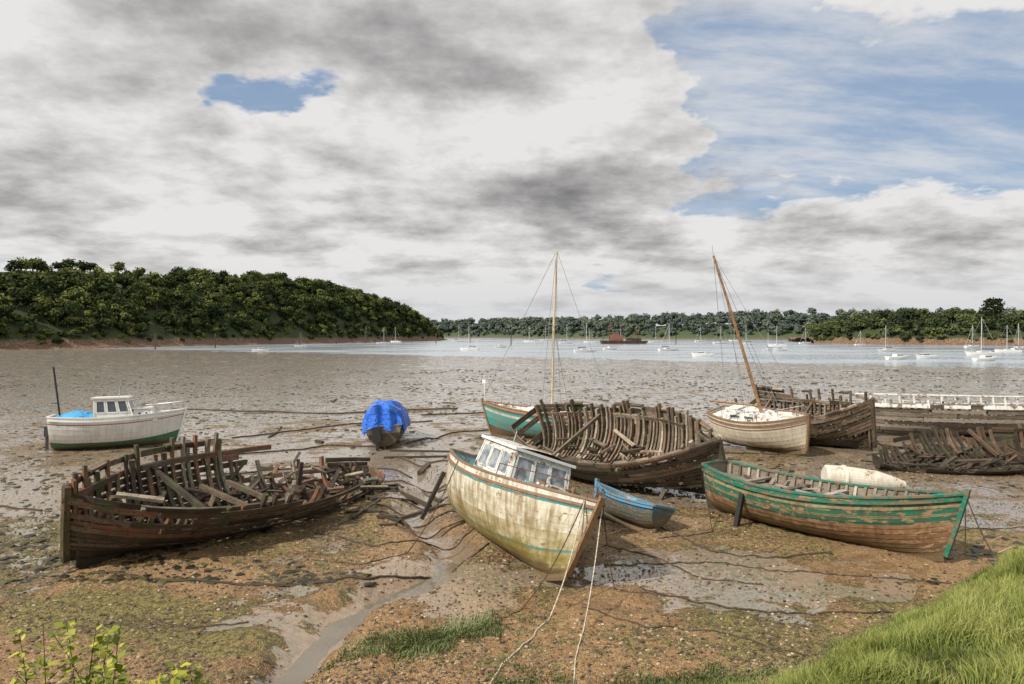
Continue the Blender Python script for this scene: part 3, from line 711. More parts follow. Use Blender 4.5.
def cabin_boat():
    H=Hull(5.2,2.35,1.5,tf=.75,sb=.22,ss=.12,rake=.42,full=.9,pb=2.6)
    e=empty('cabin_cruiser',(-19.2,33.1,.0),24,-3,0)
    hp=hullpaint('white_green_hull',[(0,(.05,.04,.03)),(.12,(.01,.15,.07)),(.40,(.76,.76,.73)),(.84,(.34,.10,.04)),(.865,(.80,.80,.78))],.35,(.3,.25,.16),.05,mud=.2,wob=.01)
    mb=MB();solid_hull(H,mb,8,28,.004,0,1,2);deck(H,mb,.88,.02,.97,1);mb.build('hull',[hp,WHITE2,WHITE2],e)
    mb=MB();zd=H.P(.5,.88,1).z
    def hs(x0,x1,w0,w1,z0,z1,rf,rb,wins):
        house(mb,x0,x1,w0,w1,z0,z1,rf,rb,0,wins,0,1,.05)
        mb.boxb((x0+rb-.12,0,z1+.03),(x1-rf+.12,0,z1+.03),w1*2+.2,.07,0)
    hs(-.85,.85,.85,.75,zd,zd+1.15,.35,.0,{'stb':[(.06,.3,.42,.9),(.36,.62,.42,.9),(.68,.94,.42,.9)],'front':[(.05,.34,.5,.88),(.37,.63,.5,.88),(.66,.95,.5,.88)],'port':[(.1,.45,.5,.86),(.5,.9,.5,.86)],'back':[(.1,.4,.5,.86),(.5,.9,.05,.9)]})
    hs(.8,1.8,.8,.62,zd,zd+.6,.35,0,{'stb':[(.2,.42,.35,.75),(.58,.78,.35,.75)]})
    mb.build('cabin',[WHITE2,GLASS],e)
    mb=MB()
    rows=[]
    for k in range(9):
        yy=-1+2*k/8;rows.append([(x,yy*1.0,zd+.12+.5*(1-yy**2)*(.75+.25*math.sin(x*3+yy*2))) for x in np.linspace(-2.5,-.9,12)])
    mb.grid(rows,0);mb.build('aft_tarpaulin',[TARP2],e,True)
    mb=MB();mb.tube([(-2.3,0,zd),(-2.6,0,zd+2.7)],.045,0,6);mb.tube([(.1,0,zd+1.2),(.2,0,zd+2.0)],.035,1)
    mb.tube([(.1,-.3,zd+1.7),(.1,.3,zd+1.7)],.02,1);mb.tube([(.5,.4,zd+1.2),(.3,.4,zd+2.2)],.012,1)
    for s in(1,-1):
        P=[H.P(u,1,s,.08) for u in(.6,.7,.8,.9,.985)]
        for p in P: mb.tube([p,p+Vector((0,0,.4))],.015,1)
        mb.tube([p+Vector((0,0,.4)) for p in P],.015,1)
    mb.box((-2.85,.3,.9),(.3,.3,.5),2);mb.box((-2.9,.3,.35),(.12,.1,.8),2)
    mb.build('mast_and_rails',[BLACK,METAL,simple('outboard_grey',(.06,.06,.07),.4)],e)
cabin_boat()
def tarp_boat():
    H=Hull(4.8,2.1,1.05,tf=.8,sb=.3,ss=.05,rake=.4,full=.9)
    e=empty('covered_motorboat',(-6.3,35.0,.0),95,-4,0)
    hp=hullpaint('old_grey_hull',[(0,(.06,.05,.04)),(.3,(.10,.08,.06)),(.75,(.26,.23,.2))],.6,(.07,.05,.03),.3,mud=.3)
    mb=MB();solid_hull(H,mb,7,20,.006,0,1,2);deck(H,mb,.85,.02,.96,1);mb.build('hull',[hp,WOODG,WOODG],e)
    mb=MB();mb.box((-2.6,.3,.75),(.35,.4,.7),0);mb.box((-2.7,.3,.2),(.14,.14,.8),0);mb.build('outboard_motor',[BLACK],e)
    mb=MB();n=40;rows=[]
    for i in range(n+1):
        u=.01+.93*i/n;row=[]
        ridge=H.D+.55+.55*math.sin(math.pi*min(1,(i/n)*.8+.28))**.5
        for k in range(33):
            w=-1+2*k/32;P=H.P(u,1,1);yy=w*(P.y+.08)
            z=ridge-(ridge-P.z+.1)*abs(w)**3.0
            if abs(w)>.9: z-=.25*(abs(w)-.9)/.1*(.6+.4*math.sin(u*21))
            fold=.06*math.sin(u*37+w*5)*(.3+abs(w))+.20*(float(vn(np.array([u*16]),np.array([w*5]),4)[0])-.5)
            row.append((P.x+.1*math.sin(w*9+2)*(i<3),yy+fold*.6*w,z+fold))
        rows.append(row)
    mb.grid(rows,0)
    back=[[ (p[0]-.02,p[1],p[2]) for p in rows[0]],[(p[0]-.14+.08*math.sin(p[1]*8),p[1]*1.04,H.D*.95+.12*math.sin(p[1]*5)) for p in rows[0]]];mb.grid(back[::-1],0)
    mb.build('tarpaulin',[TARP],e,True)
    mb=MB()
    for u in(.15,.45,.75):
        row=rows[int(u*n)];mb.tube([(p[0],p[1]*1.01,p[2]+.02) for p in row[::2]],.015,0,4)
    mb.build('lashing',[ROPEW],e)
tarp_boat()
def yacht(name,loc,yaw,heel,H,bands,mast_h,matsp,cab,mastu=.58,boom=True,r=.07,dirt=.4):
    e=empty(name,loc,yaw,heel,0);hp=hullpaint(name+'_hull',bands,dirt,(.25,.19,.12),.15,mud=.25,wob=.01)
    mb=MB();solid_hull(H,mb,8,26,.004,0,1,2);deck(H,mb,.93,.02,.97,1);mb.build('hull',[hp,WHITE,RAILW],e)
    mb=MB();zd=H.P(.5,.93,1).z;x0,x1=cab;w0,w1=.75,.6
    A=[(x0,-w0,zd),(x1,-w0*.75,zd),(x1,w0*.75,zd),(x0,w0,zd)];B=[(x0,-w1,zd+.45),(x1-.3,-w1*.75,zd+.36),(x1-.3,w1*.75,zd+.36),(x0,w1,zd+.45)]
    for q in((A[0],A[1],B[1],B[0]),(A[1],A[2],B[2],B[1]),(A[2],A[3],B[3],B[2]),(A[3],A[0],B[0],B[3])):
        mb.add(q,[(0,1,2,3)],0)
    for q in((A[0],A[1],B[1],B[0]),(A[2],A[3],B[3],B[2])): mb.quadwin(q,.2,.45,.35,.7,0,1,.03);mb.quadwin(q,.55,.78,.35,.7,0,1,.03)
    mb.add(B,[(0,1,2,3)],0);mb.boxb((x0+.1,0,zd+.5),(x0+.7,0,zd+.49),.6,.06,0);mb.build('cabin_trunk',[WHITE,GLASS],e)
    mb=MB();xm=H.L*(mastu-.5);top=Vector((xm-.15,0,zd+mast_h))
    if mast_h>1:
        mb.tube([(xm,0,zd),((xm+top.x)/2+.04,0,zd+mast_h/2),top],r,0,8,r1=r*.6)
        if boom: mb.tube([(xm-.1,0,zd+.95),(xm-2.4,.1,zd+.8)],r*.65,0,6)
        stays(mb,top,[H.P(1,1,1),H.P(0,1,1)*1-Vector((0,H.P(0,1,1).y,0))],1)
        for s in(1,-1):
            mb.tube([(xm,0,zd+mast_h*.55),(xm,s*.45,zd+mast_h*.55)],.02,0,4)
            stays(mb,(xm,s*.45,zd+mast_h*.55),[H.P(mastu,1,s,.05)],1);stays(mb,top,[(xm,s*.45,zd+mast_h*.55)],1)
            stays(mb,(xm,0,zd+mast_h*.55),[H.P(mastu-.07,1,s,.05)],1)
    for s in(1,-1):
        P=[H.P(u,1,s,.07) for u in(.05,.25,.45,.65,.82,.98)]
        for p in P: mb.tube([p,p+Vector((0,0,.5))],.013,1,4)
        mb.tube([p+Vector((0,0,.5)) for p in P],.009,1,4)
    mb.build('rigging_and_guardrails',[matsp,METAL],e);return e,zd
HY=Hull(7.0,2.4,1.45,tf=.5,sb=.4,ss=.1,rake=.6,full=.75)
eY,_=yacht('sailing_yacht',(1.9,35.3,0),150,2,HY,[(0,(.1,.06,.04)),(.3,(.03,.28,.27)),(.55,(.04,.38,.38)),(.75,(.66,.64,.56)),(.82,(.04,.36,.36)),(.93,(.5,.33,.18))],8.5,simple('pale_wood_mast',(.55,.46,.33),.5),(-1.4,1.4),.48,r=.085,boom=False,dirt=.6)
mb=MB();p=HY.P(.97,1,1);mb.tube([p,p+Vector((.1,0,1.2))],.025,0);mb.box(p+Vector((.1,0,1.1)),(.2,.05,.2),0);mb.build('pole_with_flag',[WHITE2],eY)
HW=Hull(4.8,2.3,1.5,tf=.55,sb=.3,ss=.1,rake=.35,full=.85,pb=2.7,bv=.7)
e2,zd=yacht('sailboat',(11.85,32.4,.15),-58,12,HW,[(0,(.36,.30,.22)),(.25,(.66,.60,.47)),(.5,(.72,.67,.55)),(.8,(.28,.08,.05)),(.83,(.76,.72,.60))],.01,MASTW,(-1.5,.9),.58,r=.02,boom=False)
mb=MB();b0=Vector((.35,0,zd));tp=Vector((-.1,-1.3,zd+8.0));mb.tube([b0,b0.lerp(tp,.5)+Vector((.03,0,0)),tp],.085,0,8,r1=.05);mb.tube([tp,tp+Vector((0,0,.45))],.012,1,4)
for s in(1,-1):
    stays(mb,b0.lerp(tp,.75),[HW.P(.55,1,s,.05)],1);stays(mb,b0.lerp(tp,.98),[HW.P(.6,1,s,.05)],1)
stays(mb,tp,[HW.P(1,1,1),HW.P(.02,1,1)],1)
mb.tube([(.3,-.1,zd+.7),(-1.2,-1.7,zd+1.25)],.05,0);mb.build('leaning_mast_and_boom',[MASTW,METAL],e2)
def moored_mesh():
    H=Hull(8.5,2.7,1.2,tf=.6,sb=.3,ss=.05,rake=.8,full=.85)
    mb=MB();solid_hull(H,mb,4,14,0,0,0,0);deck(H,mb,.95,.02,.97,0,6)
    mb.boxb((-1.6,0,1.35),(1.6,0,1.3),1.5,.5,0);mb.boxb((-1.3,0,1.38),(1.0,0,1.36),1.54,.18,1)
    mb.tube([(.6,0,1.2),(.6,0,11.5)],.10,2,5,r1=.07);mb.tube([(.5,0,2.2),(-2.9,0,2.1)],.16,3,5)
    for p in((4.9,0,1.6),(-4.2,0,1.3),(.4,1.2,1.3),(.4,-1.2,1.3)): mb.tube([(.6,0,11.3),p],.018,2,3)
    return mb.build('moored_sailboat',[WHITE2,GLASS,ALU,simple('sail_cover',(.03,.08,.25),.7)])
def moor(first,px,d,yaw,sc=1.,z=-.75):
    ob=first if not first.get('used') else bpy.data.objects.new('moored_sailboat',first.data)
    if ob is not first: S.collection.objects.link(ob)
    first['used']=1
    ob.location=((px-512)/683*d,d,z);ob.rotation_euler=(0,0,rad(yaw));ob.scale=(sc,)*3
ms=moored_mesh()
for px,d,yaw,sc in((984,190,170,.95),(1009,225,150,.8),(1018,260,30,.9),(887,230,200,.8),(585,225,10,.85),(668,240,20,.85),(778,330,160,.9),(769,250,200,.6),(720,420,10,1),(747,380,190,.9),(470,250,160,.8),(383,420,20,.9),(396,480,150,1),(458,520,10,1),(530,500,160,1),(566,430,10,1),(590,470,170,.9),(655,480,10,1),(700,520,20,1),(735,560,170,1),(545,600,0,1.1),(620,620,10,1),(365,480,15,1),(805,420,15,.9),(300,330,10,.6),(820,470,170,.9),(860,360,15,.7),(972,300,20,.9)):
    moor(ms,px,d,yaw,sc)
def launch():
    H=Hull(5,2,.9,tf=.7,sb=.3,ss=.05,rake=.4,full=.9);mb=MB();solid_hull(H,mb,4,12,0,0,0,0);deck(H,mb,.8,.02,.97,0,5)
    mb.boxb((-.6,0,1.1),(1.2,0,1.1),1.3,.8,0);mb.boxb((-.4,0,1.3),(1.22,0,1.3),1.33,.25,1);return mb.build('moored_motorboat',[WHITE2,GLASS])
lm=launch()
for i,(px,d,yaw) in enumerate(((260,232,10),(703,180,170),(927,165,190),(897,160,10),(985,150,10),(610,260,10),(780,240,200),(500,300,10))):
    ob=lm if i==0 else bpy.data.objects.new('moored_motorboat',lm.data)
    if i: S.collection.objects.link(ob)
    ob.location=((px-512)/683*d,d,-.7);ob.rotation_euler=(0,0,rad(yaw))
for px,d,h in((155,262,5.5),(215,285,5.5),(300,330,6.),(511,380,6.5),(336,400,6),(365,430,7),(436,430,6),(603,410,8),(470,470,7),(676,400,5)):
    mb=MB();x=(px-512)/683*d;mb.tube([(x,d,-2),(x+.05,d,h)],.28,0,8,r1=.22);mb.boxb((x-.35,d,h-.3),(x+.35,d,h-.3),.5,.25,0);mb.tube([(x,d,h-.2),(x,d,h+.5)],.1,0,5);mb.build('mooring_post',[WOODD])
def barge():
    d=415;x=(624-512)/683*d;mb=MB()
    vs=[(-13,-4,0),(12,-4,0),(12,4,0),(-13,4,0),(-14,-4.5,2.4),(14,-4.5,2.2),(14,4.5,2.2),(-14,4.5,2.4)]
    mb.add(vs,[(0,1,5,4),(1,2,6,5),(2,3,7,6),(3,0,4,7),(4,5,6,7)],0)
    mb.boxb((-8,0,4.),(-1,0,4.),5,3.4,1);mb.boxb((-7,0,6.6),(-3.5,0,6.6),4,1.8,1);mb.boxb((-7.1,0,6.9),(-3.4,0,6.9),4.06,.7,2)
    mb.boxb((2,0,3.2),(10,0,3.0),6,1.6,0);mb.tube([(-9,0,2),(-9,0,13)],.3,3,6);mb.tube([(3,0,3),(8,0,9.5)],.25,3,6);mb.tube([(-9,0,12.5),(8,0,9.5)],.06,3,4);mb.tube([(9,0,2),(9,0,8)],.25,3,6)
    for i in range(9): mb.boxb((-12+i*3,-4.4,2.4),(-12+i*3,-4.4,3.4),.15,.15,3)
    ob=mb.build('work_barge',[simple('barge_rust',(.06,.035,.028),.8,0,.3,1,.4),paint('barge_house',(.24,.10,.07),.5,scale=.4),GLASS,RUST]);ob.location=(x,d,-.9);ob.rotation_euler=(0,0,rad(6))
barge()
# ================================================================== ROPES, DEBRIS
def rope(pts,r=.02,m=ROPE,name='mooring_rope',n=60,wig=.25,ends=None):
    pts=np.array(pts,float);k=np.linspace(0,len(pts)-1,n);x=np.interp(k,range(len(pts)),pts[:,0]);y=np.interp(k,range(len(pts)),pts[:,1])
    sd=random.random()*50;x=x+wig*(fbm(k*1.5+sd,k*0,3,2)-.5)*np.sin(np.pi*np.arange(n)/(n-1));y=y+wig*(fbm(k*1.5,k*0+sd,3,3)-.5)*np.sin(np.pi*np.arange(n)/(n-1))
    z=ground_z(x,y)+r*.8
    P=[Vector((a,b,c)) for a,b,c in zip(x,y,z)]
    if ends:
        top=Vector(ends);g=P[0];m_=14
        P=[top.lerp(g,i/m_)-Vector((0,0,.22*math.sin(math.pi*i/m_))) for i in range(m_)]+P
    mb=MB();mb.tube(P,r,0,6);mb.build(name,[m],None,True)
bpy.context.view_layer.update()
def wp(e,p): return e.matrix_world@Vector(p)
bow=wp(eC,HC.P(.97,1,1)+Vector((0,0,.05)));bow2=wp(eC,HC.P(.97,1,-1))
rope([(1.3,12.4),(1.1,11.5),(.95,10.6),(.85,9.6)],.013,ROPEW,ends=bow,n=30,wig=.1)
rope([(.75,13.2),(.4,12.2),(-.2,11.0),(-.5,9.8)],.015,ROPEW,ends=bow2,n=30,wig=.2)
rope([(2.2,14.6),(2.9,14.3),(3.7,14.2)],.012,ROPE,ends=bow,n=30)
rope([(.2,13.6),(-.3,12.9),(-.2,11.9)],.012,ROPE,ends=bow2,n=30)
rope([(-2.6,16.8),(-3.6,16.2),(-5,16.6)],.014,ROPE,ends=wp(eC,HC.P(.3,1,-1)),n=30)
rope([(2.3,18.6),(3.0,18.9),(3.3,19.2)],.012,ROPEW,ends=wp(eC,HC.P(.6,1,1)),n=30)
gb=wp(eG,HG.P(1,1,1));gs=wp(eG,HG.P(0,1,-1))
rope([(10.9,15.0),(11.5,14.6),(12.5,14.3)],.014,ROPE,ends=gb,n=20)
rope([(11.2,16.8),(12.8,17.4),(14.5,17.2)],.014,ROPEW,ends=gb,n=20)
rope([(10.6,17.6),(12.4,19),(15,19.6)],.014,ROPE,ends=gb,n=20)
rope([(5.6,19.0),(4.6,18.4),(3.9,18.2)],.014,ROPE,ends=gs,n=24)
for pts,r,wg in (([(-9.6,15.6),(-7.5,15.1),(-5.5,14.9),(-3.3,15.2),(-1.6,16.2),(-.6,17.4)],.026,.5),([(-5,21),(-3,20.4),(-1.8,20.6),(0,22.5)],.028,.3),([(-3.6,25),(-1.5,23.2),(1,23.5),(3,22.8)],.028,.4),([(-16,27),(-12,26.5),(-8,28),(-4,27.3)],.035,.8),([(-13,31),(-9,33.5),(-6,33)],.035,.8),([(-5,30),(-2,29),(1,30.5),(4,30)],.035,.8),([(2.8,14.6),(4.5,13.6),(7,13.4),(10,13.7),(13,14.2)],.02,.6),([(4.2,19.2),(5.2,17.4),(6.4,16.8),(8,17)],.02,.4),([(-5.2,34),(-3,38),(0,40)],.04,.9),([(-14.8,36),(-10,41),(-5,43)],.04,.9),([(6,30),(9,31.5),(12,31)],.035,.9),
    ([(-4,20.5),(-2.6,19.2),(-1.2,19.6),(-.6,20.5)],.024,.4),([(-4.4,21.5),(-2,21.6),(1,21.2),(3,20.9)],.024,.4),([(-4.6,22.4),(-2,22.8),(.5,24.5),(1.2,27)],.026,.5),([(-10,24.5),(-6,25.4),(-3,24.8),(.5,26)],.03,.6),([(-14.5,21),(-17,22),(-20,21)],.03,.5),([(2.4,17.6),(3.6,16.6),(4.1,15.4),(5.5,14.9)],.016,.3),([(1.4,13.6),(2.6,12.8),(3.8,12.6),(5,11.6)],.014,.3),([(-7,13.2),(-6,12.7),(-5,12.9)],.016,.3),([(6.5,25),(8.5,26.5),(11,28)],.03,.5),([(-6,46),(0,48),(8,46)],.05,1.5),([(-25,50),(-12,47),(-4,50)],.05,1.5),([(-5.5,19),(-3.4,17.6),(-2.4,17.9),(-.8,19)],.02,.4),([(2.2,16.2),(4.8,16.4),(7,15.6),(9.8,15)],.016,.5)):
    rope(pts,r,ROPE,wig=wg,n=80)
def timber(x,y,ln,yaw,w=.12,m=WOODD):
    mb=MB();c=math.cos(yaw);s=math.sin(yaw);a=(x-c*ln/2,y-s*ln/2);b=(x+c*ln/2,y+s*ln/2)
    mb.boxb((*a,gz(*a)+w*.3),(*b,gz(*b)+w*.3),w,w*.8,0,taper=.8);mb.build('driftwood_timber',[m])
for i in range(34):
    y=random.uniform(20,60);x=random.uniform(-.5,.6)*y;timber(x,y,random.uniform(.6,2.6),random.uniform(0,3.1),random.uniform(.06,.16))
timber(-3.2,30.5,5,.1,.12);timber(-4,31.8,3.5,-.15,.12);timber(-3.6,28,.9,1.3,.25)
for i in range(26): timber(-6.0+random.uniform(-1.6,3.4),21.6+random.uniform(-2.6,3),random.uniform(.4,1.8),random.uniform(0,3),random.uniform(.05,.16))
def lump():
    mb=MB()
    for i in range(6):
        c=Vector((random.gauss(0,.2),random.gauss(0,.16),random.uniform(.1,.8)));s=random.uniform(.12,.24)
        mb.add([c+Vector(v)*s*random.uniform(.75,1.2) for v in IV],[tuple(f) for f in IF],0)
    mb.tube([(0,0,.6),(.1,0,1.3)],.08,0);mb.boxb((-.4,0,.2),(.5,.1,.3),.3,.3,0)
    o=mb.build('post_lump',[LUMPD]);o.location=(-6.5,20.7,.3)  # stands for the lump of posts at the wreck, dark wood colour
lump()
def gravel():
    n=90000
    y=9.5+rng.random(n)**1.8*20;x=rng.uniform(-1,1,n)*(y*.85+1)
    k=(fbm(x*.5,y*.5,4,31)+.3*rng.random(n))>.58
    k&=(bank_s(x,y)<.1)&(chan_d(x,y)>.3)
    x=x[k];y=y[k];n=len(x);z=ground_z(x,y);s=.008+.035*rng.random(n)**4+.003
    V=IV[None]*s[:,None,None]*rng.uniform(.7,1.3,(n,12,1))*np.stack([np.ones(n),rng.uniform(.6,1,n),rng.uniform(.35,.7,n)],-1)[:,None,:]
    V=V+np.stack([x,y,z+s*.1],-1)[:,None,:]
    F=(IF[None]+(np.arange(n)*12)[:,None,None]).reshape(-1,3)
    m,nt,b=mat('pebbles');c=RAMP(nt,attr(nt,'rnd'),[(0,(.03,.02,.013)),(.5,(.12,.078,.045)),(.88,(.32,.22,.12)),(1,(.50,.42,.32))]);setb(nt,b,col=c,rough=.55)
    npmesh('gravel',V.reshape(-1,3),F,[m],{'rnd':np.repeat(rng.random(n),12)})
gravel()
def weed():
    n=16000;y=15+rng.random(n)**1.5*95;x=rng.uniform(-1,1,n)*(y*.85+1)
    k=(fbm(x*.22,y*.3,5,51)+.16*rng.random(n))>.6
    k&=(bank_s(x,y)<-.2);x=x[k];y=y[k];n=len(x);z=ground_z(x,y);s=rng.uniform(.03,.13,n)*(1+y/90)
    V=IV[None]*s[:,None,None]*rng.uniform(.5,1.4,(n,12,1))*np.array([1,.9,.3])+np.stack([x,y,z],-1)[:,None,:]
    F=(IF[None]+(np.arange(n)*12)[:,None,None]).reshape(-1,3)
    m,nt,b=mat('bladderwrack');c=RAMP(nt,attr(nt,'rnd'),[(0,(.012,.01,.006)),(.6,(.05,.04,.015)),(1,(.12,.10,.03))]);setb(nt,b,col=c,rough=.45)
    npmesh('seaweed',V.reshape(-1,3),F,[m],{'rnd':np.repeat(rng.random(n),12)})
weed()
# ------------------------------------------------------------------ grass
def blades(name,x,y,h,w,stops,lean=.5,seg=3,z=None,rv=None):
    n=len(x);z=ground_z(x,y)-.02 if z is None else z
    a=rng.uniform(0,2*np.pi,n);ca,sa=np.cos(a),np.sin(a);ln=rng.uniform(.1,1,n)*lean*h
    ba=fbm(x*.9,y*.9,3,301)*12+rng.normal(size=n)*.9;dx=np.cos(ba)*ln;dy=np.sin(ba)*ln
    V=np.zeros((n,2*seg+1,3))
    for i in range(seg):
        t=i/seg;ww=w*(1-t*.7)
        cx=x+dx*t*t;cy=y+dy*t*t;cz=z+h*(t-.35*t*t*(ln/h))
        V[:,2*i]=np.stack([cx-ca*ww,cy-sa*ww,cz],-1);V[:,2*i+1]=np.stack([cx+ca*ww,cy+sa*ww,cz],-1)
    V[:,2*seg]=np.stack([x+dx,y+dy,z+h*(1-.35*ln/h)],-1)
    tr=[]
    for i in range(seg-1): tr+=[(2*i,2*i+1,2*i+3),(2*i,2*i+3,2*i+2)]
    tr.append((2*seg-2,2*seg-1,2*seg));tr=np.array(tr);k=2*seg+1
    F=(tr[None]+(np.arange(n)*k)[:,None,None]).reshape(-1,3)
    m,nt,bs=mat(name+'_blades');c=RAMP(nt,attr(nt,'rnd'),stops);setb(nt,bs,col=c,rough=.6,spec=.25)
    r=rng.random(n)*.55+.7*(fbm(x*1.0,y*1.0,4,77)-.15)if rv is None else rv
    tt=np.array([i//2/seg for i in range(2*seg)]+[1.])
    R=np.clip(r[:,None]*.85+.3*(tt[None]-.5),0,1)
    npmesh(name,V.reshape(-1,3),F,[m],{'rnd':R.ravel()})
N=400000;y=rng.uniform(5.5,17,N);x=rng.uniform(2.0,16,N)
b=bank_s(x,y);dn=fbm(x*1.3,y*1.3,4,88)
k=(b>.0+1.2*(dn-.4))&(rng.random(N)<np.clip(.5+2.2*(dn-.4),.42,1))&((x/np.maximum(y,1))<1.0)
x=x[k];y=y[k];dn=dn[k];b=b[k];h=(.15+.72*np.clip(dn-.3,0,1)*rng.uniform(.4,1.4,len(x)))*(.5+.5*sst(0,.8,b))
GS=[(0,(.045,.06,.015)),(.3,(.11,.145,.03)),(.55,(.23,.27,.06)),(.75,(.38,.38,.12)),(1,(.55,.46,.27))]
blades('bank_grass',x,y,h,np.full(len(x),.0055),GS,.9)
N=120000;x=rng.uniform(-4,8,N);y=rng.uniform(9.2,13.8,N);dn=fbm(x*1.6,y*1.6,4,93)
line=12.0+ (x+1.5)*.5
p1=np.exp(-(((x+1.5)/1.5)**4))*np.exp(-((y-line)/.5)**2)
p2=(1-sst(10.4,11.2,y-.28*(x-3)*(x>1)*.35-.3*(dn-.5)*3))*(x>-.6)
dens=np.maximum(p1*1.5,p2)*sst(.35,.56,dn+.15*p1)
k=(rng.random(N)<dens)&(bank_s(x,y)<.4)&(chan_d(x,y)>.5);x=x[k];y=y[k];h=rng.uniform(.03,.15,len(x))*(.6+.9*dn[k])
blades('saltmarsh_plants',x,y,h,np.full(len(x),.012),[(0,(.05,.07,.02)),(.5,(.16,.20,.075)),(.85,(.30,.34,.16)),(1,(.38,.39,.21))],.9,2)
def shrub():
    mb=MB()
    for i in range(30):
        bx=random.uniform(-4.15,-2.85);by=random.uniform(5.8,6.5);bz=gz(bx,by)
        hh=random.uniform(.45,.75)*(1.15 if -4.2<bx<-3.5 else .68);dx=random.uniform(-.3,.3);dy=random.uniform(-.2,.2)
        P=[Vector((bx+dx*t*t,by+dy*t*t,bz+hh*t*1.35)) for t in np.linspace(0,1,7)]
        mb.tube(P,.007,1,4,r1=.003)
        for k in range(36):
            t=random.uniform(.35,1);j=min(5,int(t*6));p=P[j].lerp(P[j+1],t*6-j)
            d=Vector((random.gauss(0,1),random.gauss(0,1),random.gauss(.3,.5))).normalized();L_=random.uniform(.06,.125)
            sd=d.cross(Vector((random.gauss(0,.3),random.gauss(0,.3),1))).normalized()*L_*.34
            q=p+d*.02;mb.add([q,q+d*L_*.45+sd,q+d*L_+Vector((0,0,-.012)),q+d*L_*.45-sd],[(0,1,2),(0,2,3)],0,.3+.7*random.random()*t)
    m,nt,b=mat('shrub_leaves');c=RAMP(nt,attr(nt,'rnd'),[(0,(.06,.09,.01)),(.5,(.20,.24,.02)),(1,(.50,.45,.05))]);setb(nt,b,col=c,rough=.5)
    mb.build('leafy_shrub',[m,BARK])
shrub()
# ================================================================== WORLD
SUN_EL=rad(42);SUN_AZ=rad(-125)
w=bpy.data.worlds.new('World');S.world=w;w.use_nodes=True;nt=w.node_tree
bg=nt.nodes['Background'];bg.inputs[1].default_value=.1
sky=nd(nt,'ShaderNodeTexSky',{'sky_type':'NISHITA','sun_disc':False,'sun_elevation':SUN_EL,'sun_rotation':SUN_AZ,'altitude':10.,'air_density':1.,'dust_density':1.5})
D=nt.nodes.new('ShaderNodeTexCoord').outputs['Generated'];sp=nd(nt,'ShaderNodeSeparateXYZ',None,{0:D});dx,dy,dz=sp.outputs
zc=M(nt,'ADD',M(nt,'MAXIMUM',dz,0.),.22)
PV=nd(nt,'ShaderNodeCombineXYZ',None,{0:M(nt,'DIVIDE',dx,zc),1:M(nt,'DIVIDE',dy,zc),2:0.}).outputs[0]
wc=nd(nt,'ShaderNodeTexNoise',{'noise_dimensions':'2D'},{'Vector':PV,'Scale':1.8,'Detail':5.,'Roughness':.6}).outputs[1]
ws=nd(nt,'ShaderNodeSeparateXYZ',None,{0:wc}).outputs
el0=M(nt,'ARCSINE',dz)
az=M(nt,'ADD',M(nt,'ARCTAN2',dx,dy),M(nt,'MULTIPLY',M(nt,'SUBTRACT',ws[0],.5),.38));el=M(nt,'ADD',el0,M(nt,'MULTIPLY',M(nt,'SUBTRACT',ws[1],.5),.16))
def G(a0,e0,sa,se):
    u=M(nt,'DIVIDE',M(nt,'SUBTRACT',az,a0),sa);v=M(nt,'DIVIDE',M(nt,'SUBTRACT',el,e0),se)
    s=M(nt,'ADD',M(nt,'MULTIPLY',u,u),M(nt,'MULTIPLY',v,v));return M(nt,'EXPONENT',M(nt,'MULTIPLY',s,-1.))
n1=N2(nt,MAPV(nt,PV,(1.3,1.3,1),(3.3,1.2,0)),1,8,.6)
wv=nd(nt,'ShaderNodeVectorMath',{'operation':'MULTIPLY_ADD'},{0:wc,1:(.5,.5,0),2:PV}).outputs[0]
vo=nd(nt,'ShaderNodeTexVoronoi',{'feature':'F1','normalize':True,'voronoi_dimensions':'2D'},{'Vector':wv,'Scale':2.6,'Detail':3.,'Roughness':.55}).outputs[0]
puff=M(nt,'SUBTRACT',.42,vo)
def acc(lst):
    s=0.
    for g,k in lst: s=M(nt,'ADD',s,M(nt,'MULTIPLY',g,k))
    return s
bias=acc([(G(.50,.28,.27,.12),-.95),(G(.27,.41,.12,.08),-.6),(G(-.37,.30,.12,.05),-.85),(G(.12,.115,.10,.02),-.3),(G(.62,.12,.4,.05),.4),(G(.62,.50,.2,.045),.5),(G(.12,.27,.15,.09),.3),(G(-.60,.19,.15,.04),.3)])
dens=M(nt,'ADD',M(nt,'ADD',M(nt,'MULTIPLY',M(nt,'SUBTRACT',n1,.5),2.1),.42),M(nt,'ADD',bias,M(nt,'MULTIPLY',puff,.7)))
cover=MR(nt,dens,-.04,.24)
wisp=N2(nt,MAPV(nt,PV,(.8,2.2,1),(0,2,1)),1.2,7,.64)
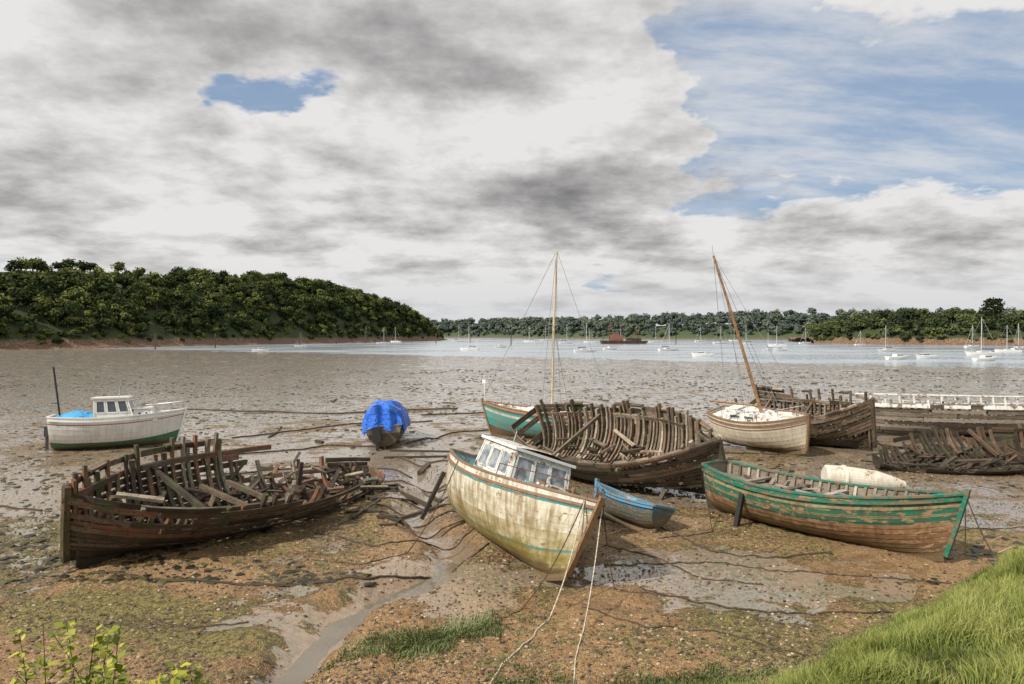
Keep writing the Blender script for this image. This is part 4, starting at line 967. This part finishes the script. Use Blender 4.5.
cover=M(nt,'MAXIMUM',cover,MR(nt,wisp,.38,.72,0.10,.75))
cover=M(nt,'MAXIMUM',cover,MR(nt,el0,.11,.0,0,.95))
dark=acc([(G(-.12,.43,.45,.10),.30),(G(.16,.20,.22,.05),.34),(G(-.55,.22,.3,.05),.12),(G(.5,.11,.35,.022),.16),(G(-.25,.16,.3,.03),.10),(G(-.6,.40,.14,.07),-.15),(G(0,.33,.13,.05),-.2)])
n3=N2(nt,MAPV(nt,PV,(2.2,2.6,1),(4,.35,2)),1.,8,.6)
th=M(nt,'ADD',M(nt,'ADD',M(nt,'MULTIPLY',M(nt,'SUBTRACT',n3,.5),1.7),M(nt,'MULTIPLY',dens,.30)),M(nt,'ADD',dark,M(nt,'MULTIPLY',puff,-.7)))
cc=RAMP(nt,th,[(0.0,(.80,.79,.78)),(.22,(.63,.62,.61)),(.45,(.44,.43,.427)),(.7,(.285,.278,.28)),(1,(.18,.176,.182))])
cc=MIX(nt,MR(nt,el0,.12,.0,0,.8),cc,(.65,.66,.68))
cc=nd(nt,'ShaderNodeVectorMath',{'operation':'SCALE'},{0:cc,3:10.}).outputs[0]
skyc=MIX(nt,.6,sky.outputs[0],(2.5,3.9,6.1))
L(nt,MIX(nt,cover,skyc,cc),bg.inputs[0])
w.cycles.sampling_method='MANUAL';w.cycles.sample_map_resolution=512
sun=bpy.data.lights.new('sun','SUN');sun.energy=4.4;sun.angle=rad(2);sun.color=(1,.93,.82)
so=bpy.data.objects.new('sun',sun);S.collection.objects.link(so)
dirv=Vector((math.sin(SUN_AZ)*math.cos(SUN_EL),math.cos(SUN_AZ)*math.cos(SUN_EL),math.sin(SUN_EL)))
so.rotation_euler=dirv.to_track_quat('Z','Y').to_euler()
# ================================================================== CAMERA
c=bpy.data.cameras.new('camera');c.lens=24;c.sensor_width=36;c.clip_end=9000;c.clip_start=.1
co=bpy.data.objects.new('camera',c);S.collection.objects.link(co);co.location=(0,0,5.5);co.rotation_euler=(rad(90-.67),0,0)
S.camera=co
